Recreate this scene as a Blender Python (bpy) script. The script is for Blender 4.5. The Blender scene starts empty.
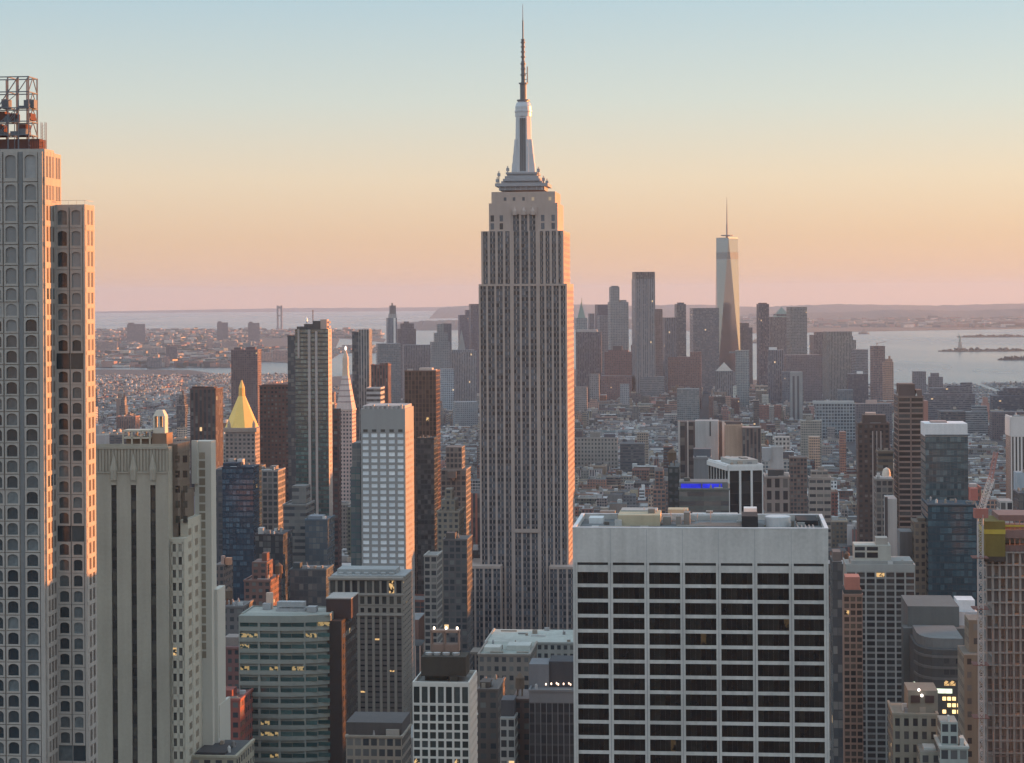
import bpy, bmesh, math, random
from mathutils import Vector, Matrix
R = math.radians
rnd = random.Random(11)
scene = bpy.context.scene

# ------------------------------------------------------------------ camera
F, CX, CY, CAMZ, ROLL = 2150.0, 512.0, 296.0, 265.0, R(0.35)
TH = R(5.6)                      # street grid against the view axis
cam_d = bpy.data.cameras.new('camera'); cam = bpy.data.objects.new('camera', cam_d)
scene.collection.objects.link(cam); scene.camera = cam
cam_d.sensor_width = 36.0; cam_d.lens = 36.0 * F / 1024.0
cam_d.shift_y = -(381.5 - CY) / 1024.0
cam_d.clip_start = 1.0; cam_d.clip_end = 120000.0
cam.matrix_world = Matrix.Translation((0, 0, CAMZ)) @ Matrix.Rotation(R(90), 4, 'X') @ Matrix.Rotation(-ROLL, 4, 'Z')

# ------------------------------------------------------------------ sky, sun, exposure
SUN_AZ, SUN_EL = R(66), R(3.4)   # azimuth to the right of the view axis
world = bpy.data.worlds.new('World'); scene.world = world; world.use_nodes = True
wn, wl = world.node_tree.nodes, world.node_tree.links
wn.clear()
wout = wn.new('ShaderNodeOutputWorld'); bg = wn.new('ShaderNodeBackground')
sky = wn.new('ShaderNodeTexSky'); sky.sky_type = 'NISHITA'; sky.sun_disc = False
sky.sun_elevation = SUN_EL; sky.sun_rotation = SUN_AZ; sky.altitude = 250; sky.dust_density = 2.0; sky.air_density = 1.0; sky.ozone_density = 2.0
tc = wn.new('ShaderNodeTexCoord'); sx = wn.new('ShaderNodeSeparateXYZ')
wl.new(tc.outputs['Generated'], sx.inputs[0])
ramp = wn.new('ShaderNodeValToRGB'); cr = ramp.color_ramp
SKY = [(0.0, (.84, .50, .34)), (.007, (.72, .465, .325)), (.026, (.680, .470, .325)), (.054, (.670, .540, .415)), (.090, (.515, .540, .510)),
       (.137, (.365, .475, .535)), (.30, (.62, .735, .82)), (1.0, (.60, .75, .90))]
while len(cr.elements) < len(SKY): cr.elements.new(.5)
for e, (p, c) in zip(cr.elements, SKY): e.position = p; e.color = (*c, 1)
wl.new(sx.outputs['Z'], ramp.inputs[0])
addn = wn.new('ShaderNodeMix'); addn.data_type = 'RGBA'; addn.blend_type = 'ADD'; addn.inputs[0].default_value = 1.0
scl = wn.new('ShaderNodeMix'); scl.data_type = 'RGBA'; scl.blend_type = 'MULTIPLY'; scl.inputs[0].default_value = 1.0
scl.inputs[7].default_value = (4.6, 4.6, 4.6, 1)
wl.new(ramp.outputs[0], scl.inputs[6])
dim = wn.new('ShaderNodeMix'); dim.data_type = 'RGBA'; dim.blend_type = 'MULTIPLY'; dim.inputs[0].default_value = 1.0
dim.inputs[7].default_value = (.4, .4, .4, 1); wl.new(sky.outputs[0], dim.inputs[6])
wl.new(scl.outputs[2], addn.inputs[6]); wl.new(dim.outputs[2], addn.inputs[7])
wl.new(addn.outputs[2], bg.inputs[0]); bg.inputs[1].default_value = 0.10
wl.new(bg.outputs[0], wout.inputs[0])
sun_d = bpy.data.lights.new('sun', 'SUN'); sun = bpy.data.objects.new('sun', sun_d); scene.collection.objects.link(sun)
sun_d.energy = 5.0; sun_d.angle = R(0.5); sun_d.color = (1.0, .34, .085)
sdir = Vector((math.sin(SUN_AZ) * math.cos(SUN_EL), math.cos(SUN_AZ) * math.cos(SUN_EL), math.sin(SUN_EL)))
sun.rotation_euler = (-sdir).to_track_quat('-Z', 'Y').to_euler()
vs = scene.view_settings
vs.view_transform = 'Standard'; vs.look = 'None'; vs.exposure = 1.22; vs.gamma = 1.0; vs.use_curve_mapping = False
scene.cycles.use_denoising = True
scene.cycles.max_bounces = 5; scene.cycles.diffuse_bounces = 2; scene.cycles.glossy_bounces = 2; scene.cycles.volume_bounces = 1
scene.cycles.transparent_max_bounces = 4

# ------------------------------------------------------------------ pixel <-> world
def level(px, py):
    dx, dy = px - CX, py - CY
    return dx * math.cos(ROLL) - dy * math.sin(ROLL), dx * math.sin(ROLL) + dy * math.cos(ROLL)
def at(px, py, Y):
    u, v = level(px, py)
    return Vector((u / F * Y, Y, CAMZ - v / F * Y))
def on_ground(px, py, z=0.0):
    u, v = level(px, py); Y = F * (CAMZ - z) / max(v, .5)
    return Vector((u / F * Y, Y, z))
def project(p):
    if p[1] < 1: return (-9e9, -9e9)
    u, v = F * p[0] / p[1], F * (CAMZ - p[2]) / p[1]
    return (CX + u * math.cos(ROLL) + v * math.sin(ROLL), CY - u * math.sin(ROLL) + v * math.cos(ROLL))
def grid(a, b):
    return Vector((a * math.cos(TH) + b * math.sin(TH), -a * math.sin(TH) + b * math.cos(TH), 0))

# ------------------------------------------------------------------ materials
def nodes_of(m):
    m.use_nodes = True; nt = m.node_tree; nt.nodes.clear()
    o = nt.nodes.new('ShaderNodeOutputMaterial'); b = nt.nodes.new('ShaderNodeBsdfPrincipled')
    nt.links.new(b.outputs[0], o.inputs[0]); return nt, b
def mth(nt, op, a, b=None, c=None):
    n = nt.nodes.new('ShaderNodeMath'); n.operation = op
    for i, x in enumerate((a, b, c)):
        if x is None: continue
        if isinstance(x, (int, float)): n.inputs[i].default_value = x
        else: nt.links.new(x, n.inputs[i])
    return n.outputs[0]
def mixc(nt, fac, a, b, mode='MIX'):
    n = nt.nodes.new('ShaderNodeMix'); n.data_type = 'RGBA'; n.blend_type = mode
    for s, x in ((0, fac), (6, a), (7, b)):
        if isinstance(x, (int, float)): n.inputs[s].default_value = x
        elif isinstance(x, tuple): n.inputs[s].default_value = (*x[:3], 1)
        else: nt.links.new(x, n.inputs[s])
    return n.outputs[2]
def noise(nt, scale, detail=3, sc=(1, 1, 1)):
    t = nt.nodes.new('ShaderNodeTexCoord'); mp = nt.nodes.new('ShaderNodeMapping'); mp.inputs['Scale'].default_value = sc
    nt.links.new(t.outputs['Object'], mp.inputs[0])
    n = nt.nodes.new('ShaderNodeTexNoise'); n.inputs['Scale'].default_value = scale; n.inputs['Detail'].default_value = detail
    nt.links.new(mp.outputs[0], n.inputs['Vector']); return n.outputs[0]
_mats = {}
def wall(col, rough=.85, var=.22, metal=0.0, key=None):
    """masonry, stone, concrete or painted metal: weather blotches and vertical rain streaks"""
    k = ('w', col, rough, var, metal)
    if k in _mats: return _mats[k]
    m = bpy.data.materials.new('wall_surface'); nt, b = nodes_of(m)
    n1 = noise(nt, .06, 4); n2 = noise(nt, .5, 3, (1, 1, .06)); n3 = noise(nt, 1.1, 2)
    f = mth(nt, 'ADD', mth(nt, 'MULTIPLY', n1, .45), mth(nt, 'ADD', mth(nt, 'MULTIPLY', n2, .35), mth(nt, 'MULTIPLY', n3, .2)))
    f = mth(nt, 'MULTIPLY_ADD', mth(nt, 'SUBTRACT', f, .5), var * 4, 1.0)
    sc = nt.nodes.new('ShaderNodeVectorMath'); sc.operation = 'SCALE'; sc.inputs[0].default_value = col[:3]
    nt.links.new(f, sc.inputs['Scale']); nt.links.new(sc.outputs[0], b.inputs['Base Color'])
    b.inputs['Roughness'].default_value = rough; b.inputs['Metallic'].default_value = metal
    if rough > .6: b.inputs['Specular IOR Level'].default_value = .25
    _mats[k] = m; return m
def glass(col=(.018, .022, .027), col2=(.06, .07, .08), rough=.12, ior=1.5, lit=.008, litc=(1.0, .62, .25), lits=.35, metal=0.0):
    """window panes: each pane (mesh island or object) a little different, a few with a lamp on behind"""
    k = ('g', col, col2, rough, ior, lit, litc, lits, metal)
    if k in _mats: return _mats[k]
    m = bpy.data.materials.new('window_glass'); nt, b = nodes_of(m)
    g = nt.nodes.new('ShaderNodeNewGeometry'); oi = nt.nodes.new('ShaderNodeObjectInfo')
    r = mth(nt, 'FRACT', mth(nt, 'ADD', g.outputs['Random Per Island'], mth(nt, 'MULTIPLY', oi.outputs['Random'], 7.31)))
    r2 = mth(nt, 'FRACT', mth(nt, 'MULTIPLY', r, 37.7))
    n = noise(nt, .9, 2)
    c = mixc(nt, mth(nt, 'MULTIPLY', mth(nt, 'POWER', r, 2.0), mth(nt, 'ADD', n, .4)), col, col2)
    nt.links.new(c, b.inputs['Base Color'])
    b.inputs['Roughness'].default_value = rough; b.inputs['IOR'].default_value = ior; b.inputs['Metallic'].default_value = metal
    b.inputs['Emission Color'].default_value = (*litc, 1)
    on = mth(nt, 'MULTIPLY', mth(nt, 'LESS_THAN', r2, lit * .45), mth(nt, 'MULTIPLY', mth(nt, 'GREATER_THAN', n, .47), lits))
    nt.links.new(on, b.inputs['Emission Strength'])
    _mats[k] = m; return m
def glow(col, s):
    k = ('e', col, s)
    if k in _mats: return _mats[k]
    m = bpy.data.materials.new('lamp_glow'); nt, b = nodes_of(m)
    b.inputs['Base Color'].default_value = (*col, 1); b.inputs['Emission Color'].default_value = (*col, 1)
    n = noise(nt, .35, 2); nt.links.new(mth(nt, 'MULTIPLY', n, 2 * s), b.inputs['Emission Strength'])
    _mats[k] = m; return m
def city_material():
    """facades of the ordinary city buildings: wall colour per building, window openings counted in cells"""
    m = bpy.data.materials.new('city_facade'); nt, b = nodes_of(m)
    ca = nt.nodes.new('ShaderNodeAttribute'); ca.attribute_name = 'Col'
    wa = nt.nodes.new('ShaderNodeAttribute'); wa.attribute_name = 'Win'
    uv = nt.nodes.new('ShaderNodeUVMap'); uv.uv_map = 'UVMap'
    s = nt.nodes.new('ShaderNodeSeparateXYZ'); nt.links.new(uv.outputs[0], s.inputs[0])
    w = nt.nodes.new('ShaderNodeSeparateXYZ'); nt.links.new(wa.outputs['Vector'], w.inputs[0])
    fu = mth(nt, 'ABSOLUTE', mth(nt, 'SUBTRACT', mth(nt, 'FRACT', s.outputs[0]), .5))
    fv = mth(nt, 'ABSOLUTE', mth(nt, 'SUBTRACT', mth(nt, 'FRACT', s.outputs[1]), .5))
    mask = mth(nt, 'MULTIPLY', mth(nt, 'LESS_THAN', fu, w.outputs[0]), mth(nt, 'LESS_THAN', fv, w.outputs[1]))
    cell = nt.nodes.new('ShaderNodeCombineXYZ')
    nt.links.new(mth(nt, 'FLOOR', s.outputs[0]), cell.inputs[0]); nt.links.new(mth(nt, 'FLOOR', s.outputs[1]), cell.inputs[1])
    wn_ = nt.nodes.new('ShaderNodeTexWhiteNoise'); wn_.noise_dimensions = '2D'; nt.links.new(cell.outputs[0], wn_.inputs['Vector'])
    rr = wn_.outputs['Value']
    n1 = noise(nt, .045, 4); n2 = noise(nt, .4, 3, (1, 1, .08))
    f = mth(nt, 'MULTIPLY_ADD', mth(nt, 'SUBTRACT', mth(nt, 'ADD', mth(nt, 'MULTIPLY', n1, .5), mth(nt, 'MULTIPLY', n2, .5)), .5), 1.1, 1.0)
    sc = nt.nodes.new('ShaderNodeVectorMath'); sc.operation = 'SCALE'
    nt.links.new(ca.outputs['Color'], sc.inputs[0]); nt.links.new(f, sc.inputs['Scale'])
    gd = mixc(nt, w.outputs[2], (.022, .027, .034), (.16, .20, .23))
    gl = mixc(nt, mth(nt, 'MULTIPLY', mth(nt, 'POWER', rr, 2.5), .8), gd, (.22, .22, .21))
    nt.links.new(mixc(nt, mask, sc.outputs[0], gl), b.inputs['Base Color'])
    nt.links.new(mth(nt, 'MULTIPLY_ADD', mask, -.62, .85), b.inputs['Roughness'])
    b.inputs['Specular IOR Level'].default_value = .35
    lit = mth(nt, 'MULTIPLY', mask, mth(nt, 'GREATER_THAN', mth(nt, 'FRACT', mth(nt, 'MULTIPLY', rr, 53.3)), .998))
    b.inputs['Emission Color'].default_value = (1, .66, .32, 1)
    nt.links.new(mth(nt, 'MULTIPLY', lit, .45), b.inputs['Emission Strength'])
    return m
CITY = city_material()

# ------------------------------------------------------------------ mesh builder
class MB:
    def __init__(s, win=(0, 0, 0)):
        s.v, s.f, s.uv, s.col, s.win, s.mi = [], [], [], [], [], []
        s.c = (.3, .3, .3); s.w = win; s.m = 0
    def face(s, pts, uv=None, col=None, win=None):
        i = len(s.v); s.v += [tuple(p) for p in pts]; s.f.append(tuple(range(i, i + len(pts))))
        s.uv += uv if uv else [(0, 0)] * len(pts)
        s.col.append(col or s.c); s.win.append(win if win is not None else (0, 0, 0)); s.mi.append(s.m)
    def box(s, x0, x1, y0, y1, z0, z1, col=None, bottom=True):
        a = [(x0, y0, z0), (x1, y0, z0), (x1, y1, z0), (x0, y1, z0), (x0, y0, z1), (x1, y0, z1), (x1, y1, z1), (x0, y1, z1)]
        for q in ((0, 1, 5, 4), (1, 2, 6, 5), (2, 3, 7, 6), (3, 0, 4, 7), (4, 5, 6, 7)): s.face([a[k] for k in q], None, col)
        if bottom: s.face([a[k] for k in (3, 2, 1, 0)], None, col)
    def cbox(s, x0, x1, y0, y1, z0, z1, col, win, pitch=(3.3, 3.6), roof=None, M=None, base=0.0):
        """city box: walls carry window cells in their UVs, the roof its own colour"""
        a = [(x0, y0, z0), (x1, y0, z0), (x1, y1, z0), (x0, y1, z0), (x0, y0, z1), (x1, y0, z1), (x1, y1, z1), (x0, y1, z1)]
        if M: a = [tuple(M @ Vector(p)) for p in a]
        nz = max(1, round((z1 - z0) / pitch[1])); k = int(abs(x0 * 7 + y0 * 13 + z1 * 3 + a[0][0])) % 977 * 3
        for q, ln in (((0, 1, 5, 4), x1 - x0), ((1, 2, 6, 5), y1 - y0), ((2, 3, 7, 6), x1 - x0), ((3, 0, 4, 7), y1 - y0)):
            nu = max(1, round(ln / pitch[0])); k += 31
            s.face([a[j] for j in q], [(k, k), (k + nu, k), (k + nu, k + nz), (k, k + nz)], col, win)
        s.face([a[j] for j in (4, 5, 6, 7)], None, roof or tuple(.55 * c + .05 for c in col))
    def prism(s, poly, z0, z1, poly1=None, cap=True, col=None):
        p1 = poly1 or poly; n = len(poly)
        for i in range(n):
            j = (i + 1) % n
            s.face([(*poly[i], z0), (*poly[j], z0), (*p1[j], z1), (*p1[i], z1)], None, col)
        if cap: s.face([(*p, z1) for p in p1], None, col)
        s.face([(*p, z0) for p in reversed(poly)], None, col)
    def lathe(s, prof, cx=0, cy=0, n=12, ph=0.0, col=None):
        for (r0, z0), (r1, z1) in zip(prof, prof[1:]):
            for i in range(n):
                a, b = ph + 2 * math.pi * i / n, ph + 2 * math.pi * (i + 1) / n
                q = [(cx + r0 * math.cos(a), cy + r0 * math.sin(a), z0), (cx + r0 * math.cos(b), cy + r0 * math.sin(b), z0),
                     (cx + r1 * math.cos(b), cy + r1 * math.sin(b), z1), (cx + r1 * math.cos(a), cy + r1 * math.sin(a), z1)]
                if r1 < 1e-4: q = q[:3]
                elif r0 < 1e-4: q = [q[0], q[2], q[3]]
                s.face(q, None, col)
        r, z = prof[-1]
        if r > 1e-4: s.face([(cx + r * math.cos(ph + 2 * math.pi * i / n), cy + r * math.sin(ph + 2 * math.pi * i / n), z) for i in range(n)], None, col)
        r, z = prof[0]
        if r > 1e-4: s.face([(cx + r * math.cos(ph - 2 * math.pi * i / n), cy + r * math.sin(ph - 2 * math.pi * i / n), z) for i in range(n)], None, col)
    def bar(s, p, q, r, n=4, r1=None):
        p, q = Vector(p), Vector(q); d = (q - p).normalized(); r1 = r if r1 is None else r1
        x = d.orthogonal().normalized()
        if abs(d.z) < .99: x = d.cross(Vector((0, 0, 1))).normalized()
        y = d.cross(x); A, B = [], []
        for i in range(n):
            t = 2 * math.pi * (i + .5) / n; o = x * math.cos(t) + y * math.sin(t)
            A.append(p + o * r); B.append(q + o * r1)
        for i in range(n):
            j = (i + 1) % n; s.face([A[i], A[j], B[j], B[i]])
        s.face(A[::-1]); s.face(B)
    def build(s, name, mats, parent=None, attrs=False):
        if not s.f: return None
        me = bpy.data.meshes.new(name); me.from_pydata(s.v, [], s.f)
        mats = mats if isinstance(mats, (list, tuple)) else [mats]
        for m in mats: me.materials.append(m)
        if len(mats) > 1: me.polygons.foreach_set('material_index', s.mi)
        if attrs:
            u = me.uv_layers.new(name='UVMap'); u.data.foreach_set('uv', [c for p in s.uv for c in p])
            for nm, src in (('Col', s.col), ('Win', s.win)):
                at_ = me.attributes.new(nm, 'FLOAT_COLOR', 'CORNER'); buf = []
                for fc, c in zip(s.f, src): buf += [c[0], c[1], c[2], 1.0] * len(fc)
                at_.data.foreach_set('color', buf)
        me.update()
        o = bpy.data.objects.new(name, me); scene.collection.objects.link(o)
        if parent: o.parent = parent
        return o
def tag(o, label=None, cat=None, group=None, kind=None):
    if label: o['label'] = label
    if cat: o['category'] = cat
    if group: o['group'] = group
    if kind: o['kind'] = kind
    return o
def empty(name, loc, rz=0.0):
    o = bpy.data.objects.new(name, None); scene.collection.objects.link(o); o.location = loc; o.rotation_euler = (0, 0, rz)
    o.empty_display_size = 5; return o

FOOT = []      # footprints taken by placed buildings: (a0, a1, b0, b1) in grid coordinates
HERO = []      # their picture boxes and depths, for choosing which ordinary buildings show
class Bld:
    """one building: an Empty at the ground at its front left corner; local x along the street, y away from us"""
    def __init__(s, name, label, xl, xr, yt, Y, D, th=TH, cat='building', group=None):
        ul, vt = level(xl, yt); ur, _ = level(xr, yt)
        k = ur / F; X = ul / F * Y
        s.w = (k * Y - X) / (math.cos(th) + k * math.sin(th)); s.Y, s.D, s.th = Y, D, th; s.X = X
        s.h = at((xl + xr) / 2, yt, Y - s.w / 2 * math.sin(th)).z
        s.pyr = yt; s.root = tag(empty(name, (X, Y, 0), -th), label, cat, group)
        s.s = Y / F; s.xl = xl; s.xr = xr; s.panes = []; s.M = Matrix.Translation((X, Y, 0)) @ Matrix.Rotation(-th, 4, 'Z')
        s.wallmb = MB(); s.parts = {}
        cs = [s.M @ Vector(p) for p in ((0, 0, 0), (s.w, 0, 0), (s.w, D, 0), (0, D, 0))]
        g = [(c.x * math.cos(TH) - c.y * math.sin(TH), c.x * math.sin(TH) + c.y * math.cos(TH)) for c in cs]
        FOOT.append((min(p[0] for p in g), max(p[0] for p in g), min(p[1] for p in g), max(p[1] for p in g)))
        HERO.append((xl, xr, yt, Y))
    def z(s, py, y=0.0):       # height of picture row py at depth y behind the front
        return at((s.xl + s.xr) / 2, py, s.Y + y).z
    def x(s, px, y=0.0, py=None):  # local x of picture column px on the plane y behind the front
        u, _ = level(px, s.pyr if py is None else py); k = u / F
        return (k * (s.Y + y * math.cos(s.th)) - s.X - y * math.sin(s.th)) / (math.cos(s.th) + k * math.sin(s.th))
    def part(s, name):
        return s.parts.setdefault(name, MB())
    def T(s, side, off):
        if side == 'F': return lambda u, v, n: (u, off - n, v)
        if side == 'R': return lambda u, v, n: (off + n, u, v)
        if side == 'L': return lambda u, v, n: (off - n, u, v)
        return lambda u, v, n: (u, off + n, v)
    def slab(s, mb, T, u0, u1, v0, v1, n0, n1):
        P = [T(u0, v0, n0), T(u1, v0, n0), T(u1, v1, n0), T(u0, v1, n0), T(u0, v0, n1), T(u1, v0, n1), T(u1, v1, n1), T(u0, v1, n1)]
        for q in ((4, 5, 6, 7), (0, 1, 5, 4), (1, 2, 6, 5), (2, 3, 7, 6), (3, 0, 4, 7), (3, 2, 1, 0)): mb.face([P[k] for k in q])
    def pane(s, side, off, u0, u1, v0, v1, mat, arch=0.0, n=(.02, .08)):
        s.panes.append((side, off, u0, u1, v0, v1, mat, arch, n))
    def facade(s, side, off, a0, a1, z0, z1, nc, nr, pier, span, pd, sd, gm, pmb=None, smb=None, mull=0, skip=None, vis=0.0):
        """piers and spandrels standing proud of the wall, a pane in every opening between them"""
        T = s.T(side, off); pmb = pmb or s.wallmb; smb = smb or s.wallmb
        cw = (a1 - a0) / nc; ch = (z1 - z0) / nr; e = .012
        if pd > 0:
            for i in range(nc + 1):
                c = a0 + i * cw; p0, p1 = max(a0 + e, c - pier / 2), min(a1 - e, c + pier / 2)
                s.slab(pmb, T, p0, p1, z0, z1, -.1, pd)
        if sd > 0:
            for j in range(nr + 1):
                b0 = z0 + j * ch - span / 2; b1 = b0 + span
                s.slab(smb, T, a0 + 2 * e, a1 - 2 * e, max(z0 + e, b0), min(z1 - e, b1), -.1, sd)
        if gm is None: return
        for i in range(nc):
            for j in range(nr):
                if skip and skip(i, j): continue
                v0, v1 = z0 + j * ch + span / 2, z0 + (j + 1) * ch - span / 2
                if v1 < vis: continue
                u0, u1 = a0 + i * cw + pier / 2, a0 + (i + 1) * cw - pier / 2
                g = gm(i, j) if callable(gm) else gm
                if mull:
                    um = (u0 + u1) / 2
                    s.pane(side, off, u0, um - mull / 2, v0, v1, g); s.pane(side, off, um + mull / 2, u1, v0, v1, g)
                else: s.pane(side, off, u0, u1, v0, v1, g)
    def pane_mesh(s, mb, p, o=(0, 0)):
        side, off, u0, u1, v0, v1, mat, arch, (n0, n1) = p; T = s.T(side, off); u0 -= o[0]; u1 -= o[0]; v0 -= o[1]; v1 -= o[1]
        if arch < 0:
            k = int(-arch)
            for i in range(k): s.slab(mb, T, u0 + (u1 - u0) * i / k + .004, u0 + (u1 - u0) * (i + 1) / k - .004, v0, v1, n0, n1)
            return
        if arch <= 0: s.slab(mb, T, u0, u1, v0, v1, n0, n1); return
        L = [(u0, v0), (u1, v0)] + arc(u0, u1, v1, arch)
        mb.face([T(u, v, n1) for u, v in L]); k = len(L)
        for i in range(k):
            a, b = L[i], L[(i + 1) % k]; mb.face([T(*a, n0), T(*b, n0), T(*b, n1), T(*a, n1)])
    def finish(s, wmat, mats=None, most=100, wname='window'):
        s.wallmb.build('wall', wmat, s.root)
        for nm, mb in s.parts.items():
            m = (mats or {}).get(nm, wmat); mb.build(nm.split('.')[0], m, s.root)
        sc = []
        for i, p in enumerate(s.panes):
            T = s.T(p[0], p[1]); c = s.M @ Vector(T((p[2] + p[3]) / 2, (p[4] + p[5]) / 2, .1)); q = project(c)
            inside = -4 < q[0] < 1028 and -4 < q[1] < 766
            hid = any(h[0] < q[0] < h[1] and q[1] > h[2] and h[3] < s.Y - 5 for h in HERO)
            ar = (p[3] - p[2]) * (p[5] - p[4]) / c.y ** 2 * (1 if p[0] == 'F' else .3)
            sc.append((inside and not hid, ar, -i))
        order = sorted(range(len(s.panes)), key=lambda i: sc[i], reverse=True)
        keep = set([i for i in order if sc[i][0]][:most]); cache = {}; rest = MB(); rm = []
        for i, p in enumerate(s.panes):
            if i in keep:
                side, off, u0, u1, v0, v1, mat, arch, n = p
                k = (side, off, round(u1 - u0, 3), round(v1 - v0, 3), mat.name, arch)
                if k not in cache:
                    mb = MB(); s.pane_mesh(mb, p, (u0, v0)); ob = mb.build(wname, mat, s.root); cache[k] = ob.data
                else:
                    ob = bpy.data.objects.new(wname, cache[k]); scene.collection.objects.link(ob); ob.parent = s.root
                ob.location = (u0, 0, v0) if side in 'FB' else (0, u0, v0)
            else:
                if p[6] not in rm: rm.append(p[6])
                rest.m = rm.index(p[6]); s.pane_mesh(rest, p)
        if rest.f: tag(rest.build(wname, rm, s.root), kind='stuff')
        return s.root
def arc(u0, u1, v1, rise, n=7):
    cu, hw = (u0 + u1) / 2, (u1 - u0) / 2
    return [(cu + hw * math.cos(math.pi * i / n), v1 - rise + rise * math.sin(math.pi * i / n)) for i in range(n + 1)]
def arch_cell(mb, T, u0, u1, v0, v1, a0, a1, b0, b1, rise, d):
    A = arc(a0, a1, b1, rise); n = len(A)
    I = [(a0, b0), (a1, b0)] + A
    O = [(u0, v0), (u1, v0), (u1, b1 - rise)] + [(u1 if i == 1 else u0 if i == n - 2 else A[i][0], v1) for i in range(1, n - 1)] + [(u0, b1 - rise)]
    k = len(I)
    for i in range(k):
        j = (i + 1) % k
        mb.face([T(*O[i], d), T(*O[j], d), T(*I[j], d), T(*I[i], d)])
        mb.face([T(*I[i], d), T(*I[j], d), T(*I[j], -.05), T(*I[i], -.05)])
        mb.face([T(*O[j], d), T(*O[i], d), T(*O[i], -.05), T(*O[j], -.05)])
# ------------------------------------------------------------------ the setting
def plain(name, col, rough=.9, sc=.002, var=.5, kind='noise'):
    m = bpy.data.materials.new(name); nt, b = nodes_of(m)
    n = noise(nt, sc, 5); n2 = noise(nt, sc * 12, 4)
    f = mth(nt, 'MULTIPLY_ADD', mth(nt, 'SUBTRACT', mth(nt, 'ADD', mth(nt, 'MULTIPLY', n, .5), mth(nt, 'MULTIPLY', n2, .5)), .5), var * 4, 1.0)
    s = nt.nodes.new('ShaderNodeVectorMath'); s.operation = 'SCALE'; s.inputs[0].default_value = col; nt.links.new(f, s.inputs['Scale'])
    nt.links.new(s.outputs[0], b.inputs['Base Color']); b.inputs['Roughness'].default_value = rough
    return m
def water_material():
    m = bpy.data.materials.new('water'); nt, b = nodes_of(m)
    b.inputs['Base Color'].default_value = (.045, .075, .085, 1); b.inputs['IOR'].default_value = 1.33
    n = noise(nt, .0011, 4, (1, .35, 1)); n2 = noise(nt, .02, 3)
    nt.links.new(mth(nt, 'MULTIPLY_ADD', n, .30, .10), b.inputs['Roughness'])
    bp = nt.nodes.new('ShaderNodeBump'); bp.inputs['Strength'].default_value = .25; bp.inputs['Distance'].default_value = 4
    nt.links.new(n2, bp.inputs['Height']); nt.links.new(bp.outputs[0], b.inputs['Normal'])
    return m
wb = MB(); wb.face([(-60000, -3000, -2), (60000, -3000, -2), (60000, 42400, -2), (-60000, 42400, -2)])
tag(wb.build('water', water_material()), kind='structure')
GROUND = plain('asphalt', (.045, .046, .05), .9, .004)
LAND = plain('far_land', (.034, .040, .040), .95, .0016, .55)
def land(name, pix, mat, extra=()):
    pts = [on_ground(*p) for p in pix] + [Vector(p) for p in extra]
    mb = MB(); mb.prism([(p.x, p.y) for p in pts], -6, 0)
    return tag(mb.build(name, mat), kind='structure')
# Manhattan up to the river (left) and the harbour (right)
land('ground', [(-420, 368), (60, 369), (190, 370), (232, 376), (300, 378), (345, 376), (380, 366), (480, 358), (600, 372), (700, 378), (790, 381), (880, 384), (900, 391),
                (960, 396), (1024, 402), (1200, 414)], GROUND, [(3300, 2300, 0), (3300, -1500, 0), (-5200, -1500, 0)])
land('far_shore', [(-300, 331), (97, 331), (240, 331), (300, 334), (345, 333), (386, 339), (384, 342), (340, 338), (335, 349), (300, 349), (298, 353), (340, 353), (330, 360), (295, 363), (262, 361), (230, 364.5), (150, 366), (-300, 365)], LAND)
land('far_shore', [(396, 326.5), (480, 325.6), (640, 327), (690, 331), (720, 333.5), (760, 333), (1024, 328.5), (1200, 328), (1200, 312), (690, 312), (640, 318), (480, 320.5), (396, 322)], LAND)
def ridge(prof, Y, name='hills', thick=2500):
    mb = MB(); n = len(prof); P = []
    for (px, py) in prof:
        t = at(px, py, Y); P.append((t.x, max(t.z, 3)))
    # finer, uneven crest
    Q = []
    for (x0, z0), (x1, z1) in zip(P, P[1:]):
        for k in range(14):
            t = k / 14; Q.append((x0 + (x1 - x0) * t, z0 + (z1 - z0) * t + rnd.uniform(-.05, .05) * (z0 + z1) / 2))
    Q.append(P[-1])
    for (x0, z0), (x1, z1) in zip(Q, Q[1:]):
        mb.face([(x0, Y - thick, -2), (x1, Y - thick, -2), (x1, Y - thick * .4, z1 * .7), (x0, Y - thick * .4, z0 * .7)])
        mb.face([(x0, Y - thick * .4, z0 * .7), (x1, Y - thick * .4, z1 * .7), (x1, Y, z1), (x0, Y, z0)])
        mb.face([(x0, Y, z0), (x1, Y, z1), (x1, Y + thick, -2), (x0, Y + thick, -2)])
    return tag(mb.build(name, LAND), kind='structure')
ridge([(-200, 312), (97, 311.5), (180, 310), (240, 309), (300, 308), (400, 307.5), (440, 307), (480, 305)], 42000)
ridge([(396, 325), (420, 321), (450, 320), (480, 320.5), (560, 318), (640, 320)], 17800, thick=900)
ridge([(440, 308), (480, 305), (560, 304), (640, 305.5), (690, 304.5), (760, 307), (800, 305), (850, 304), (930, 305.5), (1024, 303.5), (1150, 303)], 30000, thick=4000)
ridge([(740, 318), (790, 313), (850, 312), (900, 309.5), (960, 311), (1024, 308.5), (1150, 309)], 23000, thick=1800)
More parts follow.
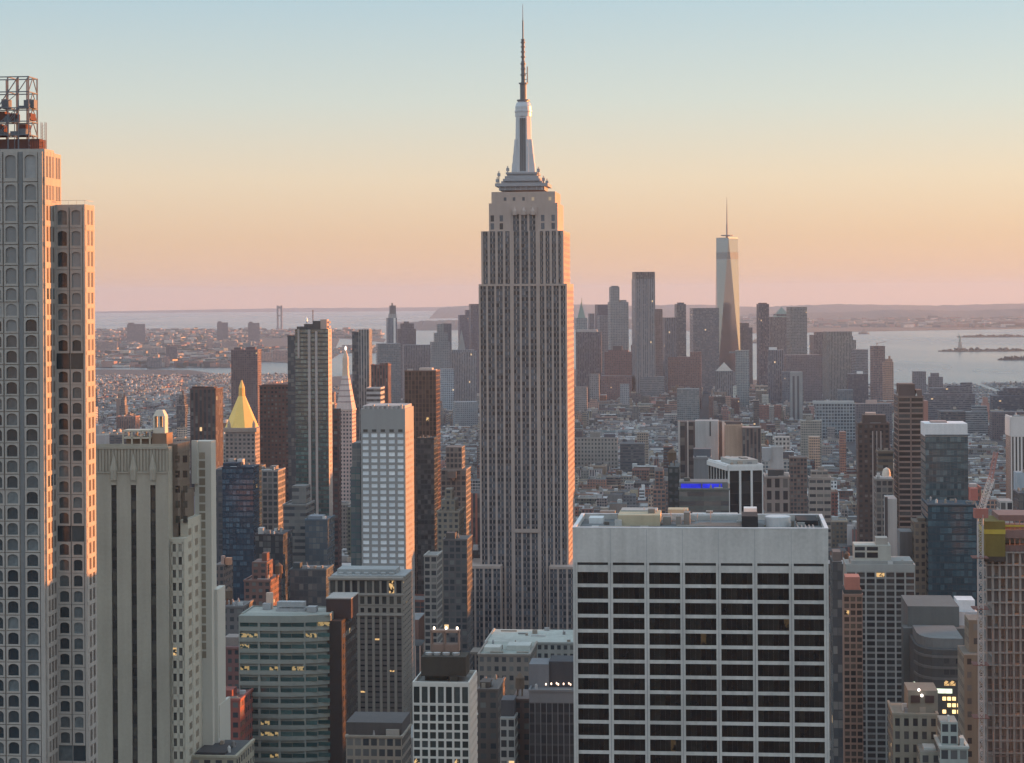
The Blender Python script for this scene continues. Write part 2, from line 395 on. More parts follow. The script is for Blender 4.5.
def island(name, px0, px1, py, hpx, seed):
    r = random.Random(seed); a, b = on_ground(px0, py), on_ground(px1, py); n = 26; mb = MB(); d = (b - a).length * .16
    for k in range(n):
        t = k / n; x = a.x + (b.x - a.x) * t; w = (b.x - a.x) / n; y = a.y; s = math.sin(math.pi * (t * .94 + .03)) ** .5
        mb.box(x, x + w, y - d * s, y + d * s, -3, 1.5)
        h = hpx / F * y * s * r.uniform(.35, 1)
        mb.lathe([(w * .8, 1), (w * .75, h * .6), (w * .4, h), (.1, h * 1.1)], x + w / 2, y + d * .3 * r.uniform(-1, 1), 7)
    return tag(mb.build(name, plain('island_green', (.05, .052, .042), .95, .01)), kind='structure')
island('island', 939, 1030, 351, 3.6, 1); island('island', 958, 1032, 337, 3.0, 2); island('island', 998, 1032, 359.5, 4.2, 3)

# ------------------------------------------------------------------ 1. arched tower at the left edge
ST_W = wall((.38, .35, .32), .8, .2); ST_D = wall((.115, .12, .13), .7, .2)
ARCHG = glass((.02, .035, .045), (.17, .20, .21), .14, 1.55, .002)
ARCHS = glass((.10, .085, .075), (.20, .17, .15), .3, 1.5, 0)
ARCHL = glass((.20, .205, .21), (.32, .325, .33), .3, 1.5, 0)
b = Bld('arched_tower', 'tall pale stone tower with arched windows and an open steel frame on top', -60, 44, 152, 515, 8.6); b.pyr = 420
T = b.T('F', 0.0); pm = b.part('panel'); wb = b.wallmb
rows = [152, 182.5]; y = 182.5
for k in range(5): y += 20.8; rows.append(y)
while y < 800: y += 15.6; rows.append(y)
zs = [b.z(p) for p in rows]; hz = b.h
wb.box(0, b.w, .45, b.D, 0, hz); wb.box(-20, b.w - .02, b.D, b.D + 4.6, b.z(205.5, b.D) + .01, hz)
cols = [(24.0, 39.6), (4.6, 19.4), (-11.4, 4.2), (-35.4, -16.4), (-51.0, -35.8)]
for ci, (p0, p1) in enumerate(cols):
    u0, u1 = b.x(p0), b.x(p1); hw = (u1 - u0) * .36; c = (u0 + u1) / 2
    for i in range(len(zs) - 1):
        v1, v0 = zs[i], zs[i + 1]; ch = v1 - v0
        band = (rows[i] in (rows[7], ) and ci != 0) or (ci == 0 and i == 6) or (i == 19 and ci != 0) or (i == 18 and ci == 0) or (i == 37)
        if v1 < 60: continue
        Tn = b.T('F', .45)
        if band:
            b.slab(wb, Tn, u0, u1, v0, v1, -.05, .04); k = .10
        else: k = 0
        top = v1 - ch * .115; bot = v0 + ch * .125
        if band: arch_cell(pm, Tn, c - hw * 1.35, c + hw * 1.35, v0, v1, c - hw, c + hw, bot, top, hw * .75, .3)
        else: arch_cell(pm, Tn, u0 + .12, u1 - .12, v0 + .10, v1 - .10, c - hw, c + hw, bot, top, hw * .62, .55)
        g = ARCHL if i < 8 + (ci == 1) else ARCHG
        b.pane('F', .45, c - hw, c + hw, bot, top, g, arch=hw * .62 if not band else hw * .75, n=(0.0, .06))
for p0, p1 in ((39.9, 44), (-16, -11.8)): b.slab(pm, T, b.x(p0), min(b.x(p1), b.w), 0, hz, -.3, .2)
b.slab(b.part('groove'), T, b.x(19.6), b.x(23.8), 0, hz, -.4, -.25)
# right side with three narrow slots per floor
for i in range(len(zs) - 1):
    v1, v0 = zs[i], zs[i + 1]; ch = v1 - v0
    if v1 < 60: continue
    TR = b.T('R', b.w)
    b.slab(pm, TR, .3, b.D - .2, v0 - .10 * ch, v0 + .14 * ch, -.1, .07)
    for q in range(3):
        u = 1.6 + q * 2.3
        b.pane('R', b.w, u, u + 1.15, v0 + .16 * ch, v1 - .14 * ch, ARCHG if i in (6, 18) else ARCHS, n=(-.02, .05))
        b.slab(pm, TR, u + 1.35, u + 1.95, v0, v1, -.05, .04)
# the second, lower shaft standing back
y0 = b.D; xa, xb = b.x(44, y0) , b.x(86, y0); h2 = b.z(205.5, y0); d2 = 8.0
wb.box(xa - 1, xb, y0 + .45, y0 + d2, 0, h2)
T2 = b.T('F', y0 + .45)
cols2 = [(56.5, 70.2), (70.8, 83.6)]; z2 = []; yy = 208.0
for k in range(4): z2.append(b.z(yy, y0)); yy += 20.8
while yy < 800: z2.append(b.z(yy, y0)); yy += 15.6
pb = b.part('panel')
for ci, (p0, p1) in enumerate(cols2):
    u0, u1 = b.x(p0, y0), b.x(p1, y0); c = (u0 + u1) / 2; hw = (u1 - u0) * .345
    for i in range(len(z2) - 1):
        v1, v0 = z2[i], z2[i + 1]; ch = v1 - v0
        if v1 < 60: continue
        if i in (8, 19, 33):
            b.pane('F', y0 + .45, u0, u1, v0, v1, ARCHG, n=(-.05, .06)); continue
        top = v1 - ch * .15; bot = v0 + ch * .15
        arch_cell(pb, T2, u0 + .06, u1 - .06, v0 + .05, v1 - .05, c - hw, c + hw, bot, top, hw * .5, .5)
        b.pane('F', y0 + .45, c - hw, c + hw, bot, top, ARCHL if (i < 7 and ci == 1) else ARCHG, arch=hw * .5, n=(0, .06))
for i in range(len(z2) - 1):
    v1, v0 = z2[i], z2[i + 1]; ch = v1 - v0
    if v1 < 60: continue
    TR = b.T('R', xb)
    b.slab(pb, TR, y0 + .6, y0 + d2 - .2, v0 - .10 * ch, v0 + .15 * ch, -.1, .07)
    for q in range(2):
        u = y0 + 2.2 + q * 2.9
        b.pane('R', xb, u, u + 1.5, v0 + .17 * ch, v1 - .13 * ch, ARCHS, n=(-.02, .05))
b.slab(pb, b.T('F', y0), b.x(84, y0), xb, 0, h2, -.3, .12)
rl = b.part('railing')
for q in range(6): rl.bar((xa + q * (xb - xa - .2) / 5, y0 + .8, h2), (xa + q * (xb - xa - .2) / 5, y0 + .8, h2 + 1.0), .04)
rl.bar((xa, y0 + .8, h2 + 1.0), (xb, y0 + .8, h2 + 1.0), .05); rl.bar((xb - .2, y0 + .8, h2 + 1), (xb - .2, y0 + d2, h2 + 1), .05)
for i in range(7):
    v1, v0 = zs[i], zs[i + 1]; ch = v1 - v0
    if v0 < h2: break
    for u in (b.D + .5, b.D + 2.5): b.pane('R', b.w - .02, u, u + 1.3, v0 + .16 * ch, v1 - .14 * ch, ARCHS, n=(-.02, .05))
# parapet block and the open steel frame being built on the roof
zc = b.z(140); wb.box(b.x(-60), b.x(45), .9, b.D - .4, hz, hz + .7)
st = b.part('steel_frame'); nt_ = b.part('safety_netting'); xs0, xs1 = b.x(-40), b.x(28.5); ya, yb = 1.5, 8.0
zt = b.z(77); zm = [hz + .7, b.z(135), b.z(121.5), b.z(108), b.z(92), zt]
px_ = [xs1 - k * 2.55 for k in range(7)]
for x_ in px_:
    for y_ in (ya, yb): st.bar((x_, y_, hz), (x_, y_, zt), .19)
for z_ in zm:
    for y_ in (ya, yb): st.bar((xs0, y_, z_), (xs1 + .2, y_, z_), .17)
    st.bar((xs1, ya, z_), (xs1, yb, z_), .17); st.bar((px_[2], ya, z_), (px_[2], yb, z_), .15)
for k in range(5):
    st.bar((xs1, ya, zm[k]), (xs1, (ya + yb) / 2, zm[k + 1]), .13); st.bar((xs1, yb, zm[k]), (xs1, (ya + yb) / 2, zm[k + 1]), .13)
st.bar((px_[3], ya, zm[3]), (px_[1], ya, zt), .15); st.bar((px_[5], ya, zm[3]), (px_[3], ya, zt), .13)
st.bar((px_[0], ya, zt), (px_[1], ya, zm[4]), .13)
nt_.box(b.x(-40), b.x(38), 2.4, 7.4, hz + .7, b.z(139))
for k, (p0, p1, q0, q1) in enumerate(((-30, 3, 121, 111), (8, 13, 121, 113), (16, 24, 136, 124), (-20, 0, 136, 124), (26, 29, 120, 113))):
    nt_.box(b.x(p0), b.x(p1), 2.6, 6.5, b.z(q0), b.z(q1))
rr_ = random.Random(3)
for k in range(26):
    x_ = b.x(rr_.uniform(-38, 27)); z_ = rr_.choice(zm[:4]); st.box(x_, x_ + rr_.uniform(.5, 2.2), rr_.uniform(1.6, 3), rr_.uniform(4, 7), z_, z_ + rr_.uniform(.3, 2.4))
for k in range(14): st.bar((b.x(rr_.uniform(-38, 27)), 1.4, zm[rr_.randrange(4)]), (b.x(rr_.uniform(-38, 27)), 1.4, zm[rr_.randrange(1, 5)]), .1)
for k in range(9): nt_.bar((b.x(29 + k * 1.7), 1.2, hz), (b.x(29 + k * 1.7), 1.2, b.z(142)), .07)
nt_.bar((b.x(28), 1.2, b.z(143.5)), (b.x(43.5), 1.2, b.z(143.5)), .06); nt_.bar((b.x(28), 1.2, b.z(147)), (b.x(43.5), 1.2, b.z(147)), .05)
ho = b.part('hoist_mast'); hx = b.x(39.5)
for dx in (-.5, .5):
    for dy in (0, 1): ho.bar((hx + dx, 4 + dy, hz), (hx + dx, 4 + dy, b.z(122)), .09)
for k in range(9): ho.bar((hx - .5, 4, hz + k * .75), (hx + .5, 4, hz + k * .75 + .75), .05)
ho.box(hx - 2.4, hx - .8, 3, 5.5, b.z(149), b.z(140))
b.finish(ST_W, {'panel': ST_W, 'louver': ST_D, 'groove': wall((.20, .205, .21)), 'mullion': wall((.33, .31, .295)), 'steel_frame': wall((.14, .15, .17), .6, .15),
                'safety_netting': wall((.13, .06, .05), .9, .35), 'hoist_mast': wall((.28, .29, .3), .6), 'railing': wall((.5, .45, .38))}, 100)

# ------------------------------------------------------------------ 2. limestone tower with three dark window slots
SIDEG = glass((.20, .17, .13), (.30, .27, .21), .4, 1.5, 0)
LIME = wall((.35, .33, .275), .85, .24); RUST = wall((.165, .135, .11), .9, .4); DARKW = glass((.018, .024, .026), (.10, .10, .085), .15, 1.5, .02)
b = Bld('slotted_tower', 'beige limestone tower with three tall dark vertical window slots in a blank front', 60, 168, 447, 615, 12)
wb = b.wallmb; W = b.w
wb.box(0, W, .6, 12, 0, b.h)
T = b.T('F', .6); zz = [b.z(p) for p in (447, 471, 483)]
slots = [113.6, 133.2, 152.6]; edges = [0]
for p in slots: c = b.x(p); edges += [c - .78, c + .78]
edges.append(W)
for k in range(0, len(edges), 2): b.slab(wb, T, edges[k], edges[k + 1], 0, zz[1], -.1, .6)
for p in slots:
    c = b.x(p); b.slab(wb, T, c - .78, c + .78, zz[2], zz[1], -.1, .58)
    b.slab(b.part('window_slot'), T, c - .78, c + .78, 60, zz[2] - .1, -.05, .05)
    v = 62
    while v < zz[2] - 1: b.pane('F', .6, c - .62, c + .62, v, min(v + 2.4, zz[2] - .8), DARKW, arch=0, n=(.04, .1)); v += 3.4
    wb.prism([(c - .9, -.25), (c + .9, -.25), (c, .0)], zz[2] - .4, zz[2] + 3.2, [(c - .1, -.1), (c + .1, -.1), (c, .0)])
    wb.lathe([(.9, zz[1] - 2.5), (1.15, zz[1] + .6), (.75, zz[1] + 2.4), (.1, zz[1] + 5)], c, .1, 8)
b.slab(wb, T, 0.02, W - .02, zz[1] - .5, zz[1], -.1, .85)
for k in range(34):
    u = (k + .5) * W / 34; b.slab(wb, T, u - .28, u + .28, zz[1], b.h - .05, -.1, .32 if k % 2 else .2)
b.slab(wb, T, .02, W - .02, b.h - .6, b.h, -.1, .45)
wb.box(.4, W - .4, .9, 1.3, b.h, b.h + .8)
# rust coloured upper part behind, standing back at the corner
rp = b.part('upper_block'); x1 = b.x(181, 9); rp.box(W - 1.5, x1, 5.0, 19, 0, b.z(443, 9)); rp.box(W + 1, b.x(189, 14), 9, 19.5, 0, b.z(489, 12))
for k in range(5):
    for u in (W + .8, W + 3.0): b.pane('F', 5.0, u, u + 1.3, b.z(462 + k * 15, 5), b.z(455 + k * 15, 5), DARKW, n=(-.02, .04))
for k in range(6): rp.box(W - 1.4, x1 + .15, 4.85, 19.1, b.z(452 + k * 7, 9), b.z(450.6 + k * 7, 9))
# shoulder with paired windows and the pale right side
xs = b.x(182.6); hs = b.z(538); ds = 21.0
sh = b.part('shoulder'); sh.box(W, xs, 1.2, 1.2 + ds, 0, hs)
b.facade('F', 1.2, W + .5, xs - .25, hs - 33 * 3.72, hs - .8, 2, 33, .75, 1.45, .3, .3, glass((.03, .035, .035), (.30, .29, .25), .2, 1.5, .04), sh, sh)
hs2 = b.z(519, 6); sh.box(xs - 2.2, xs + .02, 5.5, 1.2 + ds, hs, hs2)
for k in range(34):
    z_ = hs2 - 2.6 - k * 3.72
    for u in (6.0, 13.8):
        b.pane('R', xs, u, u + 3.2, z_ - 1.9, z_, SIDEG, n=(-.02, .06))
    b.slab(sh, b.T('R', xs), 10.2, 11.0, z_ - 2.6, z_ + 1.1, -.05, .1)
cw_ = b.part('pale_wing'); yC = 21.5
cw_.box(b.x(194.5, yC), b.x(211, yC), yC, yC + 6, 0, b.z(441, yC)); cw_.box(b.x(192.5, yC), b.x(198, yC), yC - 1.2, yC, b.z(483, yC), b.z(440, yC))
for k in range(24):
    z_ = b.z(452 + k * 8.6, yC); b.pane('F', yC, b.x(199, yC), b.x(205, yC), z_ - 2.0, z_, SIDEG, n=(-.02, .05))
cw_.box(b.x(208, yC), b.x(216.5, yC + 3), yC + 3, yC + 13, 0, b.z(590, yC)); cw_.box(b.x(212, yC), b.x(218, yC + 4), yC + 4, yC + 18, 0, b.z(706, yC))
rf = b.part('roof_terrace')
for z_ in (430.5, 437.5): rf.box(b.x(119.5), b.x(147.5), 3, 9, b.z(z_ + 1.6), b.z(z_))
for p in (120, 129, 138, 147): rf.box(b.x(p) - .2, b.x(p) + .2, 3, 3.4, b.h, b.z(431)); rf.box(b.x(p) - .2, b.x(p) + .2, 8.5, 8.9, b.h, b.z(431))
b.part('penthouse').box(b.x(122), b.x(146), 4.5, 8, b.h, b.z(439)); b.part('penthouse').box(b.x(148), b.x(163), 4, 11, b.h, b.z(434))
cu = b.part('roof_cupola'); c0, c1 = b.x(148.5), b.x(160.5); cu.box(c0, c1, 5, 8.5, b.z(437), b.z(428.5))
for u in (c0, (c0 + c1) / 2 - .2, c1 - .45): cu.box(u, u + .45, 5, 8.5, b.z(428.5), b.z(417))
cu.prism([(c0, 5), (c1, 5), (c1, 8.5), (c0, 8.5)], b.z(417), b.z(411), [(c0 + .8, 5.6), (c1 - .8, 5.6), (c1 - .8, 7.9), (c0 + .8, 7.9)])
b.finish(LIME, {'window_slot': wall((.03, .033, .035), .5), 'upper_block': RUST, 'shoulder': wall((.44, .42, .35), .85, .12), 'side_window': wall((.24, .21, .16), .5), 'pale_wing': wall((.47, .46, .41), .8, .1),
                'roof_terrace': wall((.50, .46, .38)), 'penthouse': wall((.22, .16, .12)), 'roof_cupola': wall((.62, .58, .50))}, 100)

# ------------------------------------------------------------------ 3. the great limestone skyscraper with the spire
ES_W = wall((.43, .345, .305), .85, .18); ES_S = wall((.125, .122, .128), .6, .3)
ESG = glass((.03, .036, .045), (.15, .175, .21), .2, 1.5, 0); ESSG = glass((.12, .08, .05), (.30, .19, .10), .22, 1.8, 0)  # ESSG: sun-side panes with the evening light warmed into their colour
b = Bld('spired_skyscraper', 'tall stepped art deco stone skyscraper with a long antenna spire, rising above everything else', 478.6, 566.9, 284, 1320, 58)
W = b.w; wb = b.wallmb; X = b.x; Z = b.z; sp = b.part('spandrel'); bay0, bay1 = X(511.8), X(538.0)
z284, z231 = Z(284), Z(231); zw = Z(564)
wb.box(0, W, .6, 58, 0, z284 - .01)
x0, x1 = X(481.2), X(563.6); wb.box(x0, x1, 1.6, 56.5, z284, z231 - .01)
def bays(T_off, a0, a1, z0, z1, n, pier=1.25, fl=3.72):
    nr = max(1, round((z1 - z0) / fl)); b.facade('F', T_off, a0, a1, z0, z1, n, nr, pier, 1.45, .62, .12, ESG, None, sp, mull=.45)
vis0 = 36
bays(.6, 0, bay0, vis0, z284, 4); bays(.6, bay1, W, vis0, z284, 4)
bays(.6, bay0, bay1, vis0, Z(532), 3); b.slab(wb, b.T('F', .6), bay0, bay1, Z(532) - .1, Z(532) + 2.2, 0, 1.3)
bays(.6, bay0, bay1, Z(531), z284, 3)
for u in (0, bay0, bay1, W): b.slab(wb, b.T('F', .6), max(.02, u - 1.1), min(W - .02, u + 1.1), 0, z284, -.1, .95)
b.slab(wb, b.T('F', .6), .03, W - .03, z284 - 1.2, z284, -.1, .8)
bays(1.6, x0, bay0, z284, z231, 4, 1.5); bays(1.6, bay1, x1, z284, z231, 4, 1.5); bays(1.6, bay0, bay1, z284, z231, 3)
for u in (x0, bay0, bay1, x1): b.slab(wb, b.T('F', 1.6), max(x0 + .02, u - 1.3), min(x1 - .02, u + 1.3), z284, z231, -.1, .9)
b.pyr = 205; u0, u1 = X(488.3), X(557.0); za = Z(203); wb.box(u0, u1, 3.2, 52, z231, za)
v0, v1 = X(490.6), X(554.5); zb = Z(191.5); wb.box(v0, v1, 5, 48, za, zb)
bays(3.2, X(511.5), X(536), z231, Z(214), 3, 1.3)
wb.box(X(511), X(536.5), 2.3, 5, Z(214.2), Z(207))
for k in range(3): wb.lathe([(1.6, Z(215)), (1.5, Z(211)), (.2, Z(207))], X(514.5 + k * 9.0), 2.2, 6)
for p in (490, 499, 540.5, 551): 
    for q in (227, 219): b.pane('F', 3.2, X(p), X(p + 3.4), Z(q + 2.2), Z(q - 4), ESG)
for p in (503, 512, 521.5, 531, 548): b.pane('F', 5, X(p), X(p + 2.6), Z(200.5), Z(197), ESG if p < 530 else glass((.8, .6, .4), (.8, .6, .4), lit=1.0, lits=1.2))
# low wings left and right at the foot
b.pyr = 560
for (p0, p1) in ((466.4, 501), (549, 576)):
    a0, a1 = X(p0, -9), X(p1, -9); wb.box(a0, a1, -9, 30, 0, zw)
    bays(-9, a0, a1, vis0, zw, 4 if p0 < 500 else 3); b.slab(wb, b.T('F', -9), a0 + .02, a1 - .02, zw - 1.5, zw, -.1, .8)
# long right side in the evening sun
def side(off, y0, y1, z0, z1, n):
    T = b.T('R', off); nr = round((z1 - z0) / 3.72); cw = (y1 - y0) / n
    for i in range(n):
        b.slab(wb, T, y0 + i * cw, y0 + i * cw + cw * .42, z0, z1, -.1, .05)
    for i in range(n):
        u = y0 + i * cw + cw * .45
        for j in range(nr):
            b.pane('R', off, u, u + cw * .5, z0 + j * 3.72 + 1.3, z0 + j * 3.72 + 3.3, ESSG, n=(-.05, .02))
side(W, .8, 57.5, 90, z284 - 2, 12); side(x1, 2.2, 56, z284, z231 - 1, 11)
# tiers under the mast
b.pyr = 150; cx, cy = X(523.6, 27), 27.0; ti = b.part('mast_base')
def tier(p0, p1, q0, q1, dy):
    ti.box(X(p0, 27), X(p1, 27), cy - dy, cy + dy, Z(q0, 27), Z(q1, 27))
tier(501, 546, 191.5, 187.6, 14); tier(497.5, 549.5, 187.6, 184.6, 16); tier(503, 543.5, 184.6, 182.2, 12.5); tier(505, 541.5, 182.2, 180, 14); tier(506.5, 540, 180, 177.2, 12); tier(508.5, 538.2, 177.2, 175.2, 11); tier(507.5, 539, 175.2, 173.4, 11.8)
for k in range(9): ti.box(X(502 + k * 5.2, 27) - .5, X(502 + k * 5.2, 27) + .5, cy - 15, cy - 14.2, Z(191.5, 27), Z(187.6, 27))
for p, q in ((498.5, 178), (500.2, 172), (509, 167), (539.5, 168), (544.5, 177), (548, 180)): ti.bar((X(p, 27), cy - 9, Z(188, 27)), (X(p, 27), cy - 9, Z(q, 27)), .35); ti.box(X(p, 27) - .9, X(p, 27) + .9, cy - 9.8, cy - 8, Z(q + 5, 27), Z(q + 2, 27))
ms = b.part('mast'); s27 = (1320 + 27) / F
def oc(r, c=.55): return [(cx - r, cy - r * c), (cx - r * c, cy - r), (cx + r * c, cy - r), (cx + r, cy - r * c), (cx + r, cy + r * c), (cx + r * c, cy + r), (cx - r * c, cy + r), (cx - r, cy + r * c)]
ms.prism(oc(8.4 * s27), Z(173.4, 27), Z(117, 27), oc(7.2 * s27))
for (r0, q0, r1, q1) in ((11.8, 173.4, 11.2, 164), (10.8, 164, 10.2, 155), (9.8, 155, 9.3, 147), (9.1, 147, 8.6, 140)):
    for sgn in (-1, 1):
        ms.prism([(cx + sgn * 5.5 * s27 - .4, cy - 4), (cx + sgn * r0 * s27, cy - 3), (cx + sgn * r0 * s27, cy + 3), (cx + sgn * 5.5 * s27 - .4, cy + 4)][::sgn], Z(q0, 27), Z(q1, 27),
                 [(cx + sgn * 5.5 * s27 - .4, cy - 4), (cx + sgn * r1 * s27, cy - 3), (cx + sgn * r1 * s27, cy + 3), (cx + sgn * 5.5 * s27 - .4, cy + 4)][::sgn])
        ms.box(*sorted((cx + sgn * 3.4 * s27, cx + sgn * 5.4 * s27)), cy - 9.2 * s27 * (r0 / 11.8), cy, Z(q0, 27), Z(q1, 27))
mg = b.part('mast_window')
for sgn in (-1, 0, 1): mg.box(cx + sgn * 2.0 * s27 - .55, cx + sgn * 2.0 * s27 + .55, cy - 8.5 * s27, cy - 7.6 * s27, Z(172, 27), Z(119, 27))
ms.lathe([(8.3 * s27, Z(117, 27)), (8.3 * s27, Z(113, 27)), (8.7 * s27, Z(112.6, 27)), (8.7 * s27, Z(111, 27)), (8.1 * s27, Z(110.6, 27)), (8.1 * s27, Z(107, 27)), (7.0 * s27, Z(103.5, 27)), (5.2 * s27, Z(102, 27)), (5.2 * s27, Z(100, 27))], cx, cy, 20)
an = b.part('antenna'); Za = lambda q: Z(q, 27)
an.lathe([(6.5 * s27, Za(101.6)), (6.5 * s27, Za(100.2)), (3.2 * s27, Za(99.8)), (3.2 * s27, Za(85)), (2.6 * s27, Za(84)), (2.0 * s27, Za(83)), (2.0 * s27, Za(62)), (1.5 * s27, Za(61)), (1.5 * s27, Za(41.5)), (.75 * s27, Za(40.5)), (.7 * s27, Za(22)), (.35 * s27, Za(20)), (.22 * s27, Za(5))], cx, cy, 10)
for q, r in ((84.5, 4.4), (76, 2.8), (70, 2.5), (58, 2.4), (53, 2.3), (48, 2.3), (43.5, 2.4), (41, 2.0), (65, 2.7)): an.lathe([(r * s27, Za(q)), (r * s27, Za(q - 1.3))], cx, cy, 10)
an.bar((cx + 4.2 * s27, cy, Za(84)), (cx + 4.2 * s27, cy, Za(67)), .32); an.bar((cx, cy, Za(80)), (cx + 4.2 * s27, cy, Za(80)), .25); an.bar((cx, cy, Za(74)), (cx + 4.2 * s27, cy, Za(74)), .25)
b.finish(ES_W, {'spandrel': ES_S, 'side_window': glass((.05, .045, .04), (.12, .10, .08), .12, 1.7, 0), 'mast_base': wall((.30, .30, .32), .5, .15), 'mast': wall((.50, .51, .54), .42, .1, .25),
                'mast_window': wall((.13, .13, .14), .3), 'antenna': wall((.12, .125, .14), .5)}, 100)

# ------------------------------------------------------------------ 4. wide white slab with seven bays of dark windows
WH = wall((.50, .488, .465), .75, .36); GRG = glass((.007, .008, .009), (.024, .024, .021), .10, 1.4, .02, (1.0, .66, .3), .02)
b = Bld('white_office_slab', 'wide white travertine office slab with seven bays of dark ribbon windows, right of centre', 572.6, 828.2, 528.5, 560, 36)
W = b.w; wb = b.wallmb; Z = b.z; X = b.x
wb.box(0, W, .5, 36, 0, b.h - 1.4); T = b.T('F', .5)
zs0, zs1 = Z(564), Z(561.5); b.slab(wb, T, 0, W, zs1, b.h, -.1, .5)
for q in ((0, .8, 0.5, 36), (W - .8, W, .5, 36), (.8, W - .8, 35.2, 36)): wb.box(*q, b.h - 1.4, b.h)
cp = b.part('parapet_coping'); cp.box(-.06, W + .06, -.06, 1.0, b.h, b.h + .25); cp.box(-.06, .9, 1.0, 36, b.h, b.h + .25); cp.box(W - .9, W + .06, 1.0, 36, b.h, b.h + .25); cp.box(.9, W - .9, 35.1, 36.05, b.h, b.h + .25)
bp = [X(p) for p in (574.7, 610.2, 646.4, 682.3, 718.2, 754.6, 791.1, 827.3)]
bp[0], bp[-1] = .55, W - .55
rowz = [(Z(571.2 + 15.15 * k + 11.7), Z(571.2 + 15.15 * k)) for k in range(14)]
for k in range(7):
    L, Rr = bp[k] + .62, bp[k + 1] - .62
    b.slab(b.part('vent_slot'), T, L, Rr, Z(564.3), zs1, -.1, .05)
    for (v0, v1) in rowz: b.pane('F', .5, L, Rr, v0, v1, GRG, arch=-6, n=(-.3, .05))
    for i in range(15):
        hi = Z(564.3) if i == 0 else rowz[i - 1][0]; lo = rowz[i][1] if i < 14 else 40
        b.slab(wb, T, L - .3, Rr + .3, lo, hi, -.1, .24)
for u in bp:
    b.slab(wb, T, max(0, u - .62), u - .1 if u > 1 else u, 40, zs1, -.1, .62); b.slab(wb, T, u + .1 if u < W - 1 else u, min(W, u + .62), 40, zs1, -.1, .62)
    b.slab(b.part('joint'), T, max(.02, u - .1), min(W - .02, u + .1), 40, zs1, -.1, .44)
for u in bp[1:-1]: b.slab(b.part('joint'), T, u - .07, u + .07, zs1, b.h - .3, .45, .505)
hr = b.h - 1.4; ro = b.part('roof_deck'); ro.box(.8, W - .8, 1.1, 35, hr - .3, hr + .05)
def yq(q):   # depth behind the front of a roof point seen at row q
    return (CAMZ - hr) * F / (level(700, q)[1]) - 560
def item(nm, p0, p1, q0, ht, dep, shape=None):
    y = max(2, yq(q0)); m = b.part(nm); a0, a1 = X(p0, y), X(p1, y)
    if shape == 'drum':
        m.lathe([((a1 - a0) / 2, hr), ((a1 - a0) / 2, hr + ht), ((a1 - a0) / 2 * .95, hr + ht + .15)], (a0 + a1) / 2, y + (a1 - a0) / 2, 28)
    else: m.box(a0, a1, y, y + dep, hr, hr + ht)
item('roof_box', 589, 603, 523, 1.6, 6); item('penthouse', 618, 660, 525, 2.9, 14); item('roof_box.b', 621, 657, 521, 3.2, 8)
item('cooling_unit', 663, 671, 524, 2.2, 4); item('cooling_unit', 676, 681, 525, 2.6, 4); item('cooling_unit', 684, 690, 524, 3.4, 5); item('cooling_unit', 600, 615, 517, 1.8, 4)
item('roof_box.b', 692, 738, 519, 1.2, 10); item('dark_hatch', 742, 758, 526, 3.0, 12); item('round_tank', 765, 791, 526, 2.6, 9, 'drum'); item('dark_hatch', 797, 818, 524, 1.4, 16)
item('roof_box', 744, 757, 514, 2.0, 5); item('penthouse', 668, 688, 517, 2.4, 6)
q_ = random.Random(21)
for k in range(16):
    m = MB(); x_, y_ = q_.uniform(3, W - 5), q_.uniform(4, 31); m.box(x_, x_ + q_.uniform(.5, 2.2), y_, y_ + q_.uniform(.5, 2), hr, hr + q_.uniform(.4, 1.9)); m.build('roof_unit', wall(q_.choice(((.12, .11, .10), (.34, .34, .33), (.22, .19, .15), (.45, .44, .42)))), b.root)
for k in range(5):
    m = MB(); x_, y_ = q_.uniform(3, W - 9), q_.uniform(4, 31); m.bar((x_, y_, hr + .5), (x_ + q_.uniform(4, 9), y_, hr + .5), .22, 6); m.build('duct', wall((.30, .27, .24)), b.root)
pp = b.part('pipe')
for k in range(7): pp.bar((X(690) + k * .35, 16 + k * 1.2, hr + .4), (X(742), 16 + k * 1.2, hr + .4), .12)
for k in range(5): pp.bar((X(800 + k * 4), 6, hr + .2), (X(800 + k * 4), 30, hr + .2), .25)
for k in range(8): pp.bar((X(612 + k * 14), 30, hr), (X(612 + k * 14), 30, hr + 2.2 + (k % 3) * .8), .09)
item('cooling_unit', 648, 655, 523, 4.0, 3); item('cooling_unit', 706, 713, 518, 2.2, 3)
b.finish(WH, {'parapet_coping': wall((.62, .63, .64)), 'vent_slot': wall((.05, .052, .055)), 'mullion': wall((.05, .05, .05), .5), 'joint': wall((.34, .345, .35)), 'roof_deck': wall((.15, .16, .165), .9, .4),
              'roof_box': wall((.60, .61, .61)), 'roof_box.b': wall((.36, .37, .36)), 'penthouse': wall((.44, .38, .27), .9, .2), 'cooling_unit': wall((.22, .20, .18), .7, .3), 'dark_hatch': wall((.03, .032, .036)), 'round_tank': wall((.50, .51, .52), .45),
              'pipe': wall((.38, .28, .24), .6)}, 100)

